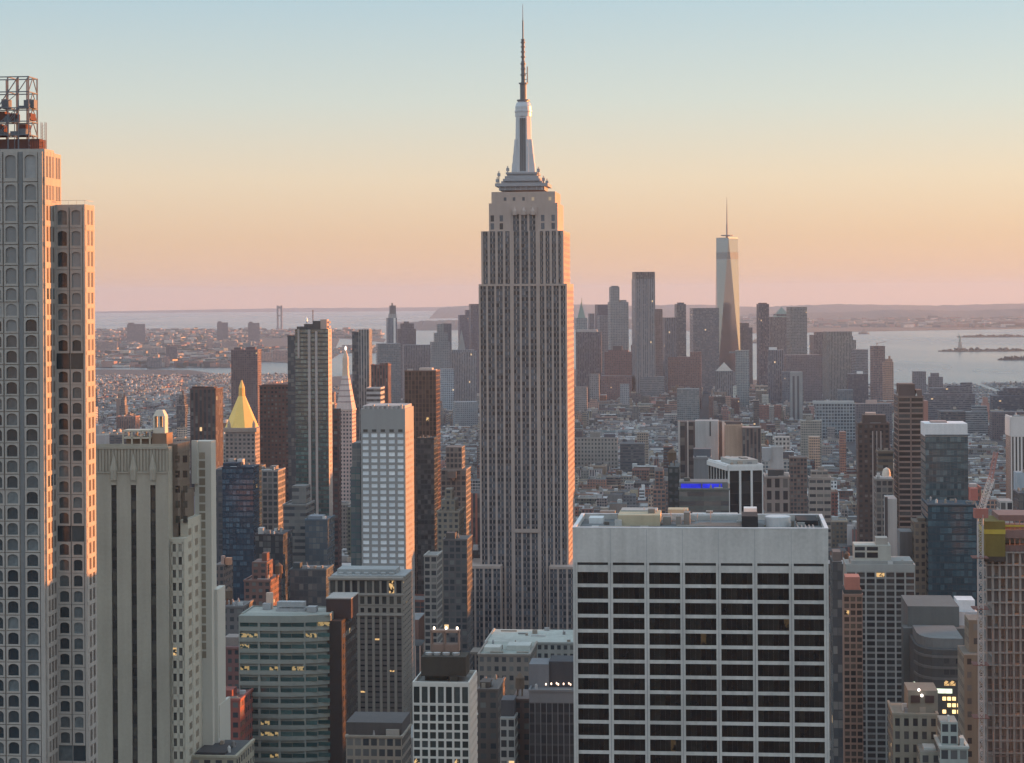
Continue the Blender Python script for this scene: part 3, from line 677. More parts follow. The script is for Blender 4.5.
# ------------------------------------------------------------------ 5. greenish ribbon-window block with the bowed right end, and its dark brick slab
G1 = glass((.018, .05, .052), (.07, .14, .135), .12, 1.6, .22, (1.0, .66, .26), .16)
b = Bld('ribbon_office_block', 'low beige office block with curved ribbon windows and pale gravel roof, lower left', 238.5, 328, 616, 800, 24)
W = b.w; Z = b.z; X = b.x; wb = b.wallmb
plan = [(0, 0)] + [(W * .45 * t, -0.0) for t in (.5, 1)] + [(W * (.45 + .55 * t), 5.5 * t ** 2.2) for t in (.25, .5, .75, 1)]
inner = [(x, y + .9) for x, y in plan]; back = [(W, 24), (0, 24)]
wb.prism(inner + back, 0, b.h - .4)
def curved(mb, z0, z1, out): mb.prism([(x, y - out + .9) for x, y in plan] + [(W, 8), (0, 8)], z0, z1)
nf = 17; fh = 4.06; zt = b.h
curved(wb, zt - 2.6, zt, .9); wb.box(0, .6, 4, 24, zt - .4, zt + .3); wb.box(W - .6, W, 4, 24, zt - .4, zt + .3); wb.box(0.6, W - .6, 23.4, 24, zt - .4, zt + .3)
for k in range(1, nf): curved(wb, zt - 2.6 - k * fh + 1.0, zt - 2.6 - k * fh + 2.5, .9)
for (xa_, ya_) in plan[:1] + plan[1:3] + plan[4:7:2]:
    wb.box(max(xa_ - .45, 0.01), min(xa_ + .45, W - .01), ya_ + .15, ya_ + 1.2, 0, zt - 1)
for k in range(nf - 1):
    for (p, q) in zip(inner, inner[1:]):
        n_ = max(1, round((q[0] - p[0]) / 3.2))
        for i in range(n_):
            s0 = p[0] + (q[0] - p[0]) * i / n_; s1 = p[0] + (q[0] - p[0]) * (i + 1) / n_; yy = p[1] + (q[1] - p[1]) * i / n_
            b.pane('F', yy, s0 + .06, s1 - .06, zt - 2.6 - k * fh - 1.5, zt - 2.6 - k * fh - .02, G1, n=(.03, .1))
ro = b.part('roof_deck'); ro.box(.7, W - .7, 4.2, 23.3, zt - .35, zt - .1)
cu = b.part('cooling_unit'); cu.box(X(276, 12), X(305, 12), 12, 17, zt - .1, zt + 1.0); cu.box(X(277, 12), X(304, 12), 12.5, 16.5, zt + 1.6, zt + 3.4)
for k in range(7): cu.bar((X(277 + k * 4.5, 12), 12.6, zt), (X(277 + k * 4.5, 12), 12.6, zt + 3.6), .14)
cu.box(X(258, 8), X(266, 8), 16, 19, zt, zt + 2.2); cu.box(X(307, 10), X(316, 10), 10, 14, zt, zt + 2.0)
b.part('roof_box').box(X(264, 14), X(270, 14), 18, 20, zt, zt + 6)
b.finish(wall((.25, .265, .24), .8, .15), {'roof_deck': wall((.34, .35, .32), .9, .25), 'cooling_unit': wall((.30, .31, .32), .6, .3), 'roof_box': wall((.55, .40, .32))}, 100)
b = Bld('dark_brick_slab', 'narrow blank dark brick slab tower touching the curved ribbon-window block', 327.5, 341.5, 621, 802, 32)
W = b.w; Z = b.z; wb = b.wallmb; wb.box(0, W, 0, 32, 0, b.h)
b.part('bulkhead').box(-1.6, W + 2.6, 6, 22, b.h, Z(599, 6)); b.part('coping').box(-1.75, W + 2.75, 5.85, 22.15, Z(599, 6), Z(598, 6))
for k in range(9): b.slab(b.part('pilaster'), b.T('R', W), 1 + k * 3.5, 2.2 + k * 3.5, 0, b.h - .5, -.1, .08)
for k in range(9):
    for j in range(22): b.pane('R', W, 2.5 + k * 3.5, 4.2 + k * 3.5, b.h - 3.2 - j * 3.9, b.h - 1.3 - j * 3.9, glass((.02, .02, .022), (.07, .065, .06)))
b.finish(wall((.045, .036, .034), .9, .2), {'bulkhead': wall((.06, .04, .038)), 'coping': wall((.33, .31, .29)), 'pilaster': wall((.06, .048, .044))}, 60)

# ------------------------------------------------------------------ 6. stone office block with a colonnaded crown
b = Bld('colonnaded_stone_block', 'grey-brown stone office block with tall top-floor windows and long vertical piers, left of centre', 329, 402.5, 577.5, 900, 26)
W = b.w; Z = b.z; X = b.x; wb = b.wallmb; GS = glass((.025, .027, .03), (.10, .095, .085), .15, 1.5, .03)
wb.box(0, W, .6, 26, 0, b.h); z1, z2, z3, z4 = Z(594), Z(605), Z(614), Z(622)
b.facade('F', .6, 0, W, z1, b.h - 1.0, 10, 1, .9, .6, .6, .6, GS); b.facade('F', .6, 0, W, z2, z1 - .2, 10, 1, 1.3, 1.2, .55, .5, GS)
b.facade('F', .6, 0, W, z3, z2 - .2, 10, 1, 1.5, 1.6, .5, .45, GS)
for q, o in ((b.h - .9, 1.2), (z1 - .3, .9), (z3 - .4, 1.0)): b.slab(b.part('cornice'), b.T('F', .6), -.3, W + .3, q, q + .85, -.1, o)
sp = b.part('spandrel'); b.facade('F', .6, 0, W, 90, z3 - .5, 10, 19, 1.15, 1.5, .55, .15, GS, None, sp)
b.facade('R', W, 0.6, 26, 90, b.h - 1, 6, 24, 1.6, 1.9, .1, .07, GS)
ro = b.part('roof_house'); ro.box(2, W - 4, 8, 20, b.h, b.h + 2.4); ro.box(X(330), X(404), 3, 24, b.h, b.h + .5)
for k in range(7): ro.box(3 + k * 3.6, 5 + k * 3.6, 5, 7, b.h, b.h + 1.4)
b.finish(wall((.25, .22, .19), .85, .2), {'cornice': wall((.30, .27, .24)), 'spandrel': wall((.12, .105, .10)), 'roof_house': wall((.30, .31, .31), .9, .25)}, 100)

# ------------------------------------------------------------------ 7. white gridded residential tower
b = Bld('white_gridded_tower', 'slim grey-white residential tower with five columns of bright windows and a blank crown', 360.5, 405, 409, 1000, 28)
W = b.w; Z = b.z; X = b.x; wb = b.wallmb; SIDEG2 = glass((.30, .25, .22), (.42, .36, .32), .35, 1.5, 0); WG = glass((.66, .70, .74), (.92, .94, .96), .3, 1.5, 0)  # WG: near-white panes, the sky's reflection put into their colour
zc = Z(432); wb.box(0, W, .4, 28, 0, b.h); b.slab(wb, b.T('F', .4), 0, W, zc, b.h, -.1, .4)
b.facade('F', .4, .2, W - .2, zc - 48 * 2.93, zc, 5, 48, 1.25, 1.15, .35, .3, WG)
for i in range(5): b.slab(b.part('crown_slot'), b.T('F', 0), .2 + (i + .25) * (W - .4) / 5, .2 + (i + .75) * (W - .4) / 5, zc + .1, zc + 1.3, -.05, .02)
for j in range(70):
    for u in (3, 10.5, 18): b.pane('R', W, u, u + 6.5, b.h - 12 - j * 2.93, b.h - 10.8 - j * 2.93, SIDEG2, n=(-.05, .03))
rp = b.part('roof_rail'); rp.box(.5, W - .5, 3, 25, b.h, b.h + 1.4)
for k in range(9): rp.box(1 + k * 2.2, 1.8 + k * 2.2, 1, 3, b.h, b.h + 1.0 + (k % 3) * .5)
b.finish(wall((.30, .295, .29), .8, .12), {'crown_slot': wall((.08, .075, .07)), 'side_window': wall((.42, .37, .33), .4), 'roof_rail': wall((.40, .37, .36))}, 100)

# ------------------------------------------------------------------ 8. small white gridded block at the bottom
b = Bld('white_gridded_block', 'small white office block with gridded dark windows and a dark rooftop plant box', 412.5, 469, 682, 620, 20)
W = b.w; Z = b.z; X = b.x; wb = b.wallmb; GD = glass((.02, .03, .03), (.08, .10, .10), .12, 1.5, .03)
wb.box(0, W, .4, 20, 0, b.h - 1.0); b.slab(wb, b.T('F', .4), 0, W, b.h - 1.2, b.h, -.1, .45)
b.facade('F', .4, 0, W, Z(704), b.h - 1.0, 7, 1, .62, .8, .42, .38, GD)
b.facade('F', .4, 0, W, Z(704) - 8 * 2.55, Z(704) - .05, 7, 8, .62, .62, .42, .36, GD)
for k in range(9): b.slab(wb, b.T('R', W), .6 + k * 2.2, 1.2 + k * 2.2, 0, b.h - .5, -.1, .12)
for j in range(12): b.slab(wb, b.T('R', W), .4, 20, b.h - 3 - j * 2.55, b.h - 1.6 - j * 2.55, -.1, .1)
for q in ((0, .4, .5, 20), (W - .4, W, .5, 20), (.4, W - .4, 19.6, 20)): wb.box(*q, b.h - 1, b.h)
hr = b.h - 1; pl = b.part('plant_box'); pl.box(X(421, 6), X(466, 6), 6, 15, hr + 1.6, Z(656.5, 6)); pl.box(X(450, 6), X(458, 6), 5, 7, hr, hr + 1.7); pl.box(X(424, 6), X(446, 6), 8, 14, hr, hr + 1.7)
fn = b.part('fan')
for p in (429, 437, 446, 456): fn.lathe([(1.0, Z(656.5, 6)), (1.1, Z(656.5, 6) + .7)], X(p, 9), 9.5, 12)
rd = b.part('roof_deck'); rd.box(.4, W - .4, 4, 19.6, hr - .1, hr + .05)
lt = b.part('roof_frame'); lz = Z(656.5, 6)
lt.box(X(432, 18), X(459, 18), 16, 19.5, hr, lz + 2); lt.box(X(431, 17), X(460, 17), 16, 19, Z(632, 17), Z(629.5, 17))
for p in (432, 445, 459): lt.box(X(p, 17) - .2, X(p, 17) + .2, 16, 19, lz, Z(630, 17))
fl = b.part('floodlight')
for i_, p in enumerate((434.5, 446.5, 457.5)): b.part('floodlight.%d' % i_).lathe([(.05, Z(629, 16)), (.3, Z(628.5, 16)), (.3, Z(626.5, 16)), (.05, Z(626, 16))], X(p, 15.6), 15.6, 8)
b.finish(wall((.60, .60, .56), .75, .12), {'plant_box': wall((.05, .046, .04)), 'fan': wall((.35, .36, .36), .5), 'roof_deck': wall((.20, .20, .19), .9, .3), 'roof_frame': wall((.25, .18, .15)), 'floodlight.0': glow((1, .86, .68), 1.6), 'floodlight.1': glow((1, .86, .68), 1.6), 'floodlight.2': glow((1, .86, .68), 1.6)}, 100)
# ------------------------------------------------------------------ towers of the middle distance
PUNCH, RIBBON, VERT, CURT, GRIDW, NONE = (.27, .26), (.5, .24), (.27, .5), (.45, .42), (.36, .33), (0, 0)
def W3(st, t=.15): return (st[0], st[1], t)
def tank(b, x, y, z, r=2.2, h=3.6):
    m = MB()
    for k in range(4):
        t = math.pi / 4 + k * math.pi / 2; m.bar((x + r * .7 * math.cos(t), y + r * .7 * math.sin(t), z), (x + r * .7 * math.cos(t), y + r * .7 * math.sin(t), z + h * .7), .2)
    m.lathe([(r, z + h * .7), (r * .94, z + h * 1.7), (r * 1.08, z + h * 1.7), (.1, z + h * 2.2)], x, y, 10)
    return m.build('water_tank', WOOD, b.root)
WOOD = wall((.14, .10, .075), .9, .25)
def clutter(b, D):
    """vents, ducts and plant on the nearer roofs"""
    if b.Y > 1450 or b.w < 7 or D < 8: return
    q = random.Random(int(b.X * 10)); n = 3 + int(b.w * D / 90)
    for k in range(min(n, 9)):
        m = MB(); x0, y0 = q.uniform(.6, b.w - 2.6), q.uniform(1.2, D - 3); t = q.random(); z = b.h
        if t < .45: m.box(x0, x0 + q.uniform(.7, 2.4), y0, y0 + q.uniform(.8, 2.6), z - .1, z + q.uniform(.6, 2.2)); nm = 'roof_unit'
        elif t < .75: m.lathe([(q.uniform(.3, .7), z - .1), (.5, z + q.uniform(.8, 1.8)), (.2, z + 2.0)], x0, y0, 8); nm = 'roof_vent'
        else: m.bar((x0, y0, z + .5), (min(b.w - .5, x0 + q.uniform(3, 8)), y0, z + .5), .3, 6); nm = 'duct'
        m.build(nm, wall(q.choice(((.34, .34, .34), (.2, .2, .2), (.5, .5, .49), (.28, .24, .2)))), b.root)
def tower(name, label, xl, xr, yt, Y, D, col, win=W3(PUNCH), pitch=(3.2, 3.6), tiers=(), roof=None, bulk=(), th=TH, tanks=(), edge=None, group=None, lip=True):
    """tiers and bulk: (xl, xr, ytop, setback, depth) in picture columns and rows at this building's distance"""
    b = Bld(name, label, xl, xr, yt, Y, D, th, group=group)
    mb = MB(); mb.cbox(0, b.w, 0, D, 0, b.h, col, win, pitch, roof)
    for t in tiers:
        y = t[3]; c = t[5] if len(t) > 5 else col; w = t[6] if len(t) > 6 else win
        mb.cbox(b.x(t[0], y), b.x(t[1], y), y, y + t[4], 0 if y < 0 else b.h - 3, b.z(t[2], y), c, w, pitch, roof)
    mb.build('wall', CITY, b.root, attrs=True)
    if lip and b.w > 6:
        p = MB(); q = .12 * b.s + .25; h1 = b.h + max(.5, .5 * b.s)
        p.box(-q, b.w + q, -q, .5, b.h - .6 * b.s, h1); p.box(-q, .5, .5, D, b.h - .6 * b.s, h1); p.box(b.w - .5, b.w + q, .5, D, b.h - .6 * b.s, h1)
        p.build('parapet', wall(tuple(min(1, c * 1.12 + .015) for c in col)), b.root)
    for t in bulk:
        m = MB(); y = t[3]; c = t[5] if len(t) > 5 else tuple(.8 * k for k in col)
        zt = b.z(t[2], y); zl = b.h - .5
        if len(t) > 6 and t[6] == 'pyr':
            x0, x1 = b.x(t[0], y), b.x(t[1], y); cx = (x0 + x1) / 2; cy = y + t[4] / 2; m.prism([(x0, y), (x1, y), (x1, y + t[4]), (x0, y + t[4])], zl, zt, [(cx - .3, cy - .3), (cx + .3, cy - .3), (cx + .3, cy + .3), (cx - .3, cy + .3)]); nm = 'pyramid_roof'
        elif len(t) > 6 and t[6] == 'mast':
            m.bar((b.x((t[0] + t[1]) / 2, y), y, zl), (b.x((t[0] + t[1]) / 2, y), y, zt), max(.25, (t[1] - t[0]) / 2 * b.s)); nm = 'mast'
        elif len(t) > 6 and t[6] == 'dome':
            x0, x1 = b.x(t[0], y), b.x(t[1], y); r = (x1 - x0) / 2; hh = zt - zl
            m.lathe([(r * .9, zl), (r, zl + hh * .35), (r, zl + hh * .6), (r * .75, zl + hh * .85), (.1, zt)], (x0 + x1) / 2, y + r, 14); nm = 'dome'
        else: m.box(b.x(t[0], y), b.x(t[1], y), y, y + t[4], zl, zt); nm = 'roof_house'
        m.build(nm, wall(c), b.root)
    for (p, y, r) in tanks: tank(b, b.x(p, y), y, b.h, r)
    clutter(b, D)
    if edge: # pier strips, or a sunlit strip painted pale: (x0, x1, ytop, proud, col)
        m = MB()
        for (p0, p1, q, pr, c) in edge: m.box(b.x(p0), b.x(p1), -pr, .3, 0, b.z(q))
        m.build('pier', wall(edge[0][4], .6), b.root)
    return b
def rtower(name, label, xl, xr, yt, Y, D, col, pitch, pier, span, gm, sides='R', pd=.4, sd=.3, spc=None, most=60, bulk=(), vis=40, crown=0.0, tanks=(), cat='building', th=TH):
    b = Bld(name, label, xl, xr, yt, Y, D, th, cat=cat); W = b.w
    b.wallmb.box(0, W, .5, D, 0, b.h); zt = b.h - crown
    nc = max(1, round(W / pitch[0])); nr = max(1, int((zt - vis) / pitch[1])); sm = b.part('spandrel') if spc else None
    zb = zt - nr * pitch[1]
    b.facade('F', .5, 0, W, zb, zt, nc, nr, pier, span, pd, sd, gm, None, sm)
    if crown: b.slab(b.wallmb, b.T('F', .5), .01, W - .01, zt, b.h, -.1, pd)
    for sd_ in sides:
        n2 = max(1, round(D / pitch[0])); b.facade(sd_, W if sd_ == 'R' else 0, .5, D, zb, zt, n2, nr, pier, span, pd * .12, sd * .1, gm, None, sm)
        if crown: b.slab(b.wallmb, b.T(sd_, W if sd_ == 'R' else 0), .5, D, zt, b.h, -.1, pd)
    b.wallmb.box(-.2, W + .2, .05, .7, b.h, b.h + .7); b.wallmb.box(-.2, .4, .7, D, b.h, b.h + .7); b.wallmb.box(W - .4, W + .2, .7, D, b.h, b.h + .7)
    m = {'spandrel': wall(spc) if spc else None}
    for i, t in enumerate(bulk):
        nm = t[6] if len(t) > 6 else 'roof_house'; nm = nm + '.%d' % i; y = t[3]
        b.part(nm).box(b.x(t[0], y), b.x(t[1], y), y, y + t[4], b.h - .2, b.z(t[2], y)); m[nm] = wall(t[5] if len(t) > 5 else tuple(.8 * c for c in col))
    for (p, y, r) in tanks: tank(b, b.x(p, y), y, b.h, r)
    clutter(b, D); b.finish(wall(col, .85, .15), m, most); return b

GDK = glass((.022, .025, .03), (.10, .10, .10), .14, 1.5, .03)
GBL = glass((.03, .055, .085), (.09, .16, .22), .10, 1.9, .012)
GTE = glass((.04, .10, .105), (.12, .24, .25), .10, 1.9, .02)
# --- left cluster
tower('brown_slab', 'dark brown residential slab left of the gold pyramid roof', 190, 215.5, 389, 1800, 27, (.105, .068, .062), W3(VERT, .1), (3.4, 3.2), bulk=[(192, 205, 386.5, 6, 10), (206, 214, 387, 8, 12)])
tower('brown_slab', 'far hazy purple-brown slab rising behind the gold pyramid', 231, 257.5, 350, 3200, 26, (.16, .115, .12), W3(PUNCH, .1), (3.4, 3.2), bulk=[(234, 240, 347.5, 5, 8), (246, 255, 347, 5, 10)])
tower('brown_slab', 'broad dark brown slab between the gold pyramid and the dark glass tower', 259.5, 296, 386, 1760, 34, (.125, .072, .064), W3(PUNCH, .05), (3.0, 3.3), bulk=[(262, 294, 384.5, 2, 26)])
# gold pyramid tower
b = Bld('gold_pyramid_tower', 'limestone tower topped by a shining gold pyramid roof', 225, 255, 429, 1900, 34)
Z = b.z; X = b.x; mb = MB(); W = b.w
mb.cbox(0, W, 0, 44, 0, b.h, (.30, .255, .235), W3(PUNCH, .1), (3.6, 3.7)); mb.cbox(W - .01, W + .6, 1, 38, 0, Z(456), (.30, .255, .235), W3(PUNCH, .1), (3.6, 3.7))
mb.cbox(-1.2, X(246), -6, 0, 0, Z(470), (.28, .25, .235), W3(PUNCH, .1), (3.6, 3.7))
mb.build('wall', CITY, b.root, attrs=True)
GOLD = wall((.80, .52, .15), .42, .1, .45); cx, cy = X(242, 18), 18.0; s_ = 1918 / F
def octa(r): return [(cx + r * math.cos(math.pi / 8 + k * math.pi / 4), cy + r * math.sin(math.pi / 8 + k * math.pi / 4)) for k in range(8)]
p = MB(); p.prism(octa(17.4 * s_), Z(428, 18), Z(396, 18), octa(3.6 * s_)); p.build('gold_pyramid', GOLD, b.root)
p = MB(); p.prism(octa(3.3 * s_), Z(396.5, 18), Z(388, 18), octa(3.0 * s_)); p.prism(octa(3.2 * s_), Z(388, 18), Z(380, 18), octa(.5 * s_)); p.build('gold_lantern', wall((.80, .50, .16), .45, .05, .5), b.root)
p = MB(); p.box(-1.6, W + 1.6, -.9, 36, Z(432), Z(428)); p.build('parapet', wall((.36, .29, .25)), b.root)
for q, r_ in ((229, 3), (254, 3), (252, 30)):
    p = MB(); p.lathe([(1.6, Z(429)), (1.5, Z(424)), (.2, Z(420))], X(q, r_), r_, 8); p.build('pinnacle', wall((.42, .34, .28)), b.root)
rtower('navy_glass_tower', 'navy blue glass tower in shade below the gold pyramid', 222, 253, 468, 1300, 24, (.035, .055, .085), (2.2, 3.3), .18, 1.0, GBL, 'R', .2, .12, (.03, .05, .075), bulk=[(223, 238, 463, 3, 12), (240, 252, 466, 4, 12)])
tower('grey_glass_annex', 'slender grey-blue tower at the left flank of the navy glass tower', 212, 223, 470, 1330, 30, (.11, .115, .13), W3(GRIDW, .3), (2.8, 3.3))
tower('stone_loft', 'grey stone loft with bright orange sunlit side, right of the navy glass tower', 257, 278, 471, 1350, 22, (.27, .25, .24), W3(GRIDW, .25), (3.4, 3.7), bulk=[(259, 263, 467, 4, 6), (270, 276, 466, 5, 8)])
tower('brick_apartment', 'reddish brick apartment building with stepped top and bulkhead, left of the stone colonnade', 244, 270.5, 581, 1050, 26, (.19, .105, .09), W3(PUNCH, .1), (3.2, 3.1), tiers=[(252, 267, 562, 4, 14)], bulk=[(262, 267, 553, 8, 6)], tanks=[(279, 10, 2.0)])
tower('brick_chimney_block', 'low brown block with a tall sunlit orange chimney stack', 214, 224, 565, 1100, 20, (.15, .12, .11), W3(PUNCH), bulk=[(225, 230.5, 558, 4, 4, (.50, .26, .17)), (221, 224, 556, 3, 3, (.45, .3, .25))])  # stack colour includes the orange of the low sun
tower('grey_walkup', 'grey block beside the beige tower, above the red-lit windows', 206, 243, 607, 950, 20, (.15, .14, .14), W3(PUNCH), bulk=[(214, 222, 600, 4, 6)], tanks=[(229, 8, 1.8)])
tower('blue_glass_slab', 'blue-grey glass slab at the foot of the tall dark glass tower', 305, 327, 520, 1220, 24, (.07, .10, .13), W3(CURT, .45), (2.2, 3.3), bulk=[(308, 322, 516, 4, 10, (.2, .22, .25))])
tower('black_glass_block', 'black cube-like glass block below the stone loft', 255, 283, 535, 1180, 26, (.03, .032, .04), W3(CURT, .1), (2.4, 3.4), bulk=[(258, 263, 528, 3, 6, (.4, .39, .38))])
tower('striped_loft', 'slate grey loft with pale slanted roof lines left of the blue-grey glass slab', 283, 306, 505, 1250, 26, (.18, .175, .17), W3(RIBBON, .2), (3.4, 3.8), tiers=[(292, 306, 486, 8, 14)])
tower('glass_podium', 'dark teal glass building behind the curved ribbon-window block', 290, 326, 570, 1080, 20, (.08, .10, .11), W3(CURT, .35), (2.4, 3.4), bulk=[(293, 300, 563, 3, 6)])
# tall dark glass tower with pale fins
b = Bld('dark_glass_tower', 'very tall dark green-black glass tower with pale vertical fins and lit crown', 295, 328, 329, 1650, 15)
Z = b.z; X = b.x; W = b.w; b.wallmb.box(0, W, .4, 15, 0, b.h - 1)
b.facade('F', .4, 0, W, 60, b.h, 12, 54, .16, 1.1, .12, .1, glass((.025, .075, .08), (.13, .23, .225), .1, 2.0, .003), None, b.part('spandrel'))
fn = b.part('fin')
for p0, p1, q in ((297.6, 299.4, 329), (307.8, 310.4, 329.5), (315, 317.4, 331)): b.slab(fn, b.T('F', .4), X(p0), X(p1), Z(358) if p0 < 299 else 0, Z(q), -.1, .9)
b.slab(fn, b.T('R', W), .4, 15, 0, b.h, -.1, .06)
for k in range(54): b.pane('R', W, 4, 12, 62 + k * 3.45, 63.6 + k * 3.45, SIDEG2, n=(.05, .09))
cr_ = b.part('crown'); cr_.box(X(303), X(312), 4, 10, b.h - 1, Z(324)); cr_.box(X(312), X(321), 3, 9, b.h - 1, Z(321)); cr_.box(X(296), X(305), 3, 9, b.h - 1, Z(326.5))
b.part('lit_crown_block').box(X(320), X(326.4), 2, 10, b.h - 1, Z(319.5)); b.part('antenna').bar((X(311.5), 6, b.h), (X(311.5), 6, Z(310)), .35)  # right crown box: sunlight put into its pale warm colour
b.part('beacon').lathe([(.1, Z(324)), (.9, Z(322)), (.9, Z(319)), (.1, Z(317))], X(305.3), 5, 8)
b.finish(wall((.06, .065, .07), .4), {'spandrel': wall((.055, .065, .068), .4), 'fin': wall((.42, .37, .35), .6), 'side_window': wall((.40, .30, .25), .4), 'crown': wall((.10, .09, .09)), 'lit_crown_block': wall((.48, .36, .31)),
                 'antenna': wall((.2, .15, .14)), 'beacon': wall((.85, .85, .85), .4)}, 60)
tower('hazy_blue_slab', 'blue-black glass slab edge hidden behind the tall finned glass tower', 287.5, 297, 336, 1720, 22, (.06, .07, .085), W3(CURT, .3), (2.6, 3.4))
# clock tower with pyramid crown
b = Bld('clock_tower', 'pale stone campanile tower with sunlit stepped pyramid top and bright lantern', 336, 352, 409, 2060, 26)
Z = b.z; X = b.x; W = b.w; mb = MB(); mb.cbox(0, W, 0, 22, 0, b.h, (.52, .40, .37), W3(PUNCH, .2), (3.3, 3.7)); mb.build('wall', CITY, b.root, attrs=True)
q = lambda i, j: [(W * i, 22 * i), (W * (1 - i), 22 * i), (W * (1 - i), 22 * (1 - i)), (W * i, 22 * (1 - i))]
p = MB(); p.prism(q(.0, 0), b.h, Z(404), q(.04, 0)); p.prism(q(.05, 0), Z(404), Z(376), q(.31, 0)); p.build('pyramid_roof', wall((.56, .46, .43)), b.root)
p = MB()
for k in range(5):
    i0 = .05 + .26 * (k + .3) / 5; p.prism(q(i0 - .012, 0), Z(404 - 28 * (k + .3) / 5), Z(404 - 28 * (k + .5) / 5), q(i0 - .006, 0))
p.build('cornice', wall((.36, .28, .27)), b.root)
p = MB(); p.box(-.5, W + .5, -.5, 22.5, b.h - 2, b.h); p.build('balcony_cornice', wall((.52, .42, .38)), b.root)
p = MB(); p.prism(q(.32, 0), Z(376), Z(366), q(.35, 0)); p.lathe([(3.2, Z(366)), (3.0, Z(358)), (2.0, Z(355)), (.9, Z(351))], W / 2, 11, 8); p.build('lantern', wall((.60, .46, .36)), b.root)
p = MB(); p.lathe([(.05, Z(351)), (1.0, Z(350)), (1.0, Z(347.5)), (.05, Z(346))], W / 2, 11, 8); p.build('beacon', glow((1, .9, .8), .6), b.root)
tower('maroon_slab', 'narrow dark maroon slab in front of the campanile tower', 332.5, 338.5, 409, 1320, 8, (.10, .055, .055), W3(PUNCH, .05), (3.2, 3.2), lip=False)
tower('teal_glass_slab', 'thin teal glass slab clinging to the left of the bright-windowed residential tower', 350.5, 360.5, 467, 1010, 22, (.055, .12, .125), W3(CURT, .55), (2.2, 3.1), tiers=[(352, 360.5, 443, 1, 16, (.20, .20, .20))])
tower('slate_slab', 'hazy grey slab with dark blue flank and sunlit right edge, left of the striped block', 352, 358.5, 332, 2300, 22, (.075, .09, .115), W3(CURT, .2), (2.8, 3.5), tiers=[(358.5, 369, 329.5, -2, 20, (.30, .29, .29), W3(VERT, .2))])
tower('maroon_tower', 'slender dark maroon tower beside the white banded block', 371, 388, 365, 2260, 20, (.14, .075, .07), W3(VERT, .1), (3.0, 3.5), tiers=[(380, 388, 363, 3, 14)])
tower('banded_block', 'white block with dark horizontal bands under the slender maroon tower', 366.5, 380.5, 388, 2200, 26, (.42, .40, .40), W3(RIBBON, .1), (3.4, 5.0))
rtower('bronze_tower', 'dark bronze tower with thin vertical piers and sunlit right edge', 404.5, 436, 371.5, 1560, 22, (.17, .11, .09), (2.6, 3.3), .55, .8, glass((.03, .026, .026), (.13, .10, .085), .14, 1.55, .008), 'R', .35, .15, (.10, .07, .06), bulk=[(407, 412, 369, 3, 6, (.4, .35, .33)), (419, 432, 368, 4, 9, (.5, .42, .38)), (433, 436, 369.5, 3, 7, (.5, .42, .38))])
rtower('dark_glass_loft', 'dark reflective lower block in front of the bronze tower', 417, 434, 439, 1450, 18, (.06, .065, .07), (2.4, 3.4), .2, .9, glass((.03, .035, .04), (.14, .15, .15), .1, 1.7, .02), 'R', .15, .1, most=40)
# --- between the bronze tower and the spired skyscraper
tower('stepped_masonry', 'grey stepped masonry loft with rounded turret, just left of the spired skyscraper', 441, 466, 470, 1500, 28, (.21, .19, .175), W3(GRIDW, .15), (3.2, 3.7), tiers=[(446, 462, 447, 4, 18)], bulk=[(447, 456, 478, -5, 6), (451, 455, 481, -4, 4, (.45, .33, .28), 'dome')])
tower('setback_loft', 'tan brick loft in many setbacks below the rounded turret', 437, 459, 512, 1330, 26, (.24, .205, .165), W3(PUNCH, .15), (3.2, 3.6), tiers=[(441, 455, 500, 4, 18), (445, 452, 489, 8, 12)], tanks=[(449, 12, 2.0)])
tower('dark_loft', 'dark grey loft with blackened facade between the turret block and the bronze tower', 443, 467, 540, 1200, 24, (.11, .105, .105), W3(GRIDW, .12), (3.2, 3.6), bulk=[(446, 455, 533, 4, 8)])
tower('cream_loft', 'small cream loft with dark windows in front of the bronze tower', 424, 437, 556, 1130, 20, (.27, .26, .24), W3(GRIDW, .1), (3.0, 3.6))
tower('ribbed_annex', 'grey ribbed annex touching the left foot of the spired skyscraper', 449, 467, 586, 1270, 30, (.24, .225, .215), W3(VERT, .08), (3.2, 3.7))
tower('low_stone_block', 'low tan stone block with punched windows and pale roof terrace, below the spired skyscraper', 478, 530, 655, 900, 34, (.23, .20, .175), W3(PUNCH, .1), (3.0, 3.8), roof=(.30, .33, .30), bulk=[(484, 500, 647, 6, 8, (.5, .5, .46)), (507, 530, 645, 12, 10, (.46, .48, .45)), (470, 478, 652, 4, 12)])
tower('pale_roof_block', 'block with wide greenish-white roof at the foot of the spired skyscraper', 485, 575, 643, 985, 40, (.30, .31, .29), W3(PUNCH, .1), (3.0, 3.8), roof=(.38, .42, .39), bulk=[(488, 560, 640, 20, 10, (.42, .44, .42))])
b = rtower('slate_corner_block', 'slate grey corner block with dark glass below a lit rooftop terrace', 529, 575, 692, 700, 26, (.17, .18, .19), (1.9, 3.4), .25, .7, glass((.025, .028, .032), (.06, .065, .07), .12, 1.5, .01), '', .2, .15, (.06, .062, .068), crown=3.6, bulk=[(529, 549, 664, 8, 12, (.16, .17, .185)), (549, 575, 661, 9, 12, (.055, .058, .066))])
for k in range(7):
    p = MB(); p.lathe([(.05, b.h + 1.2), (.24, b.h + 1.4), (.24, b.h + 1.8), (.05, b.h + 2.0)], b.x(546 + k * 4.1 + (k * 7 % 3), 5), 5 + (k % 3), 6); p.build('terrace_light', glow((1, .70, .50), 1.0), b.root)
tower('small_white_block', 'little white block with square windows, low between the white grid and the slate corner block', 500, 515, 718, 720, 14, (.42, .42, .40), W3(GRIDW, .1), (2.6, 3.4), bulk=[(501, 514, 700, 3, 9, (.10, .10, .11))])
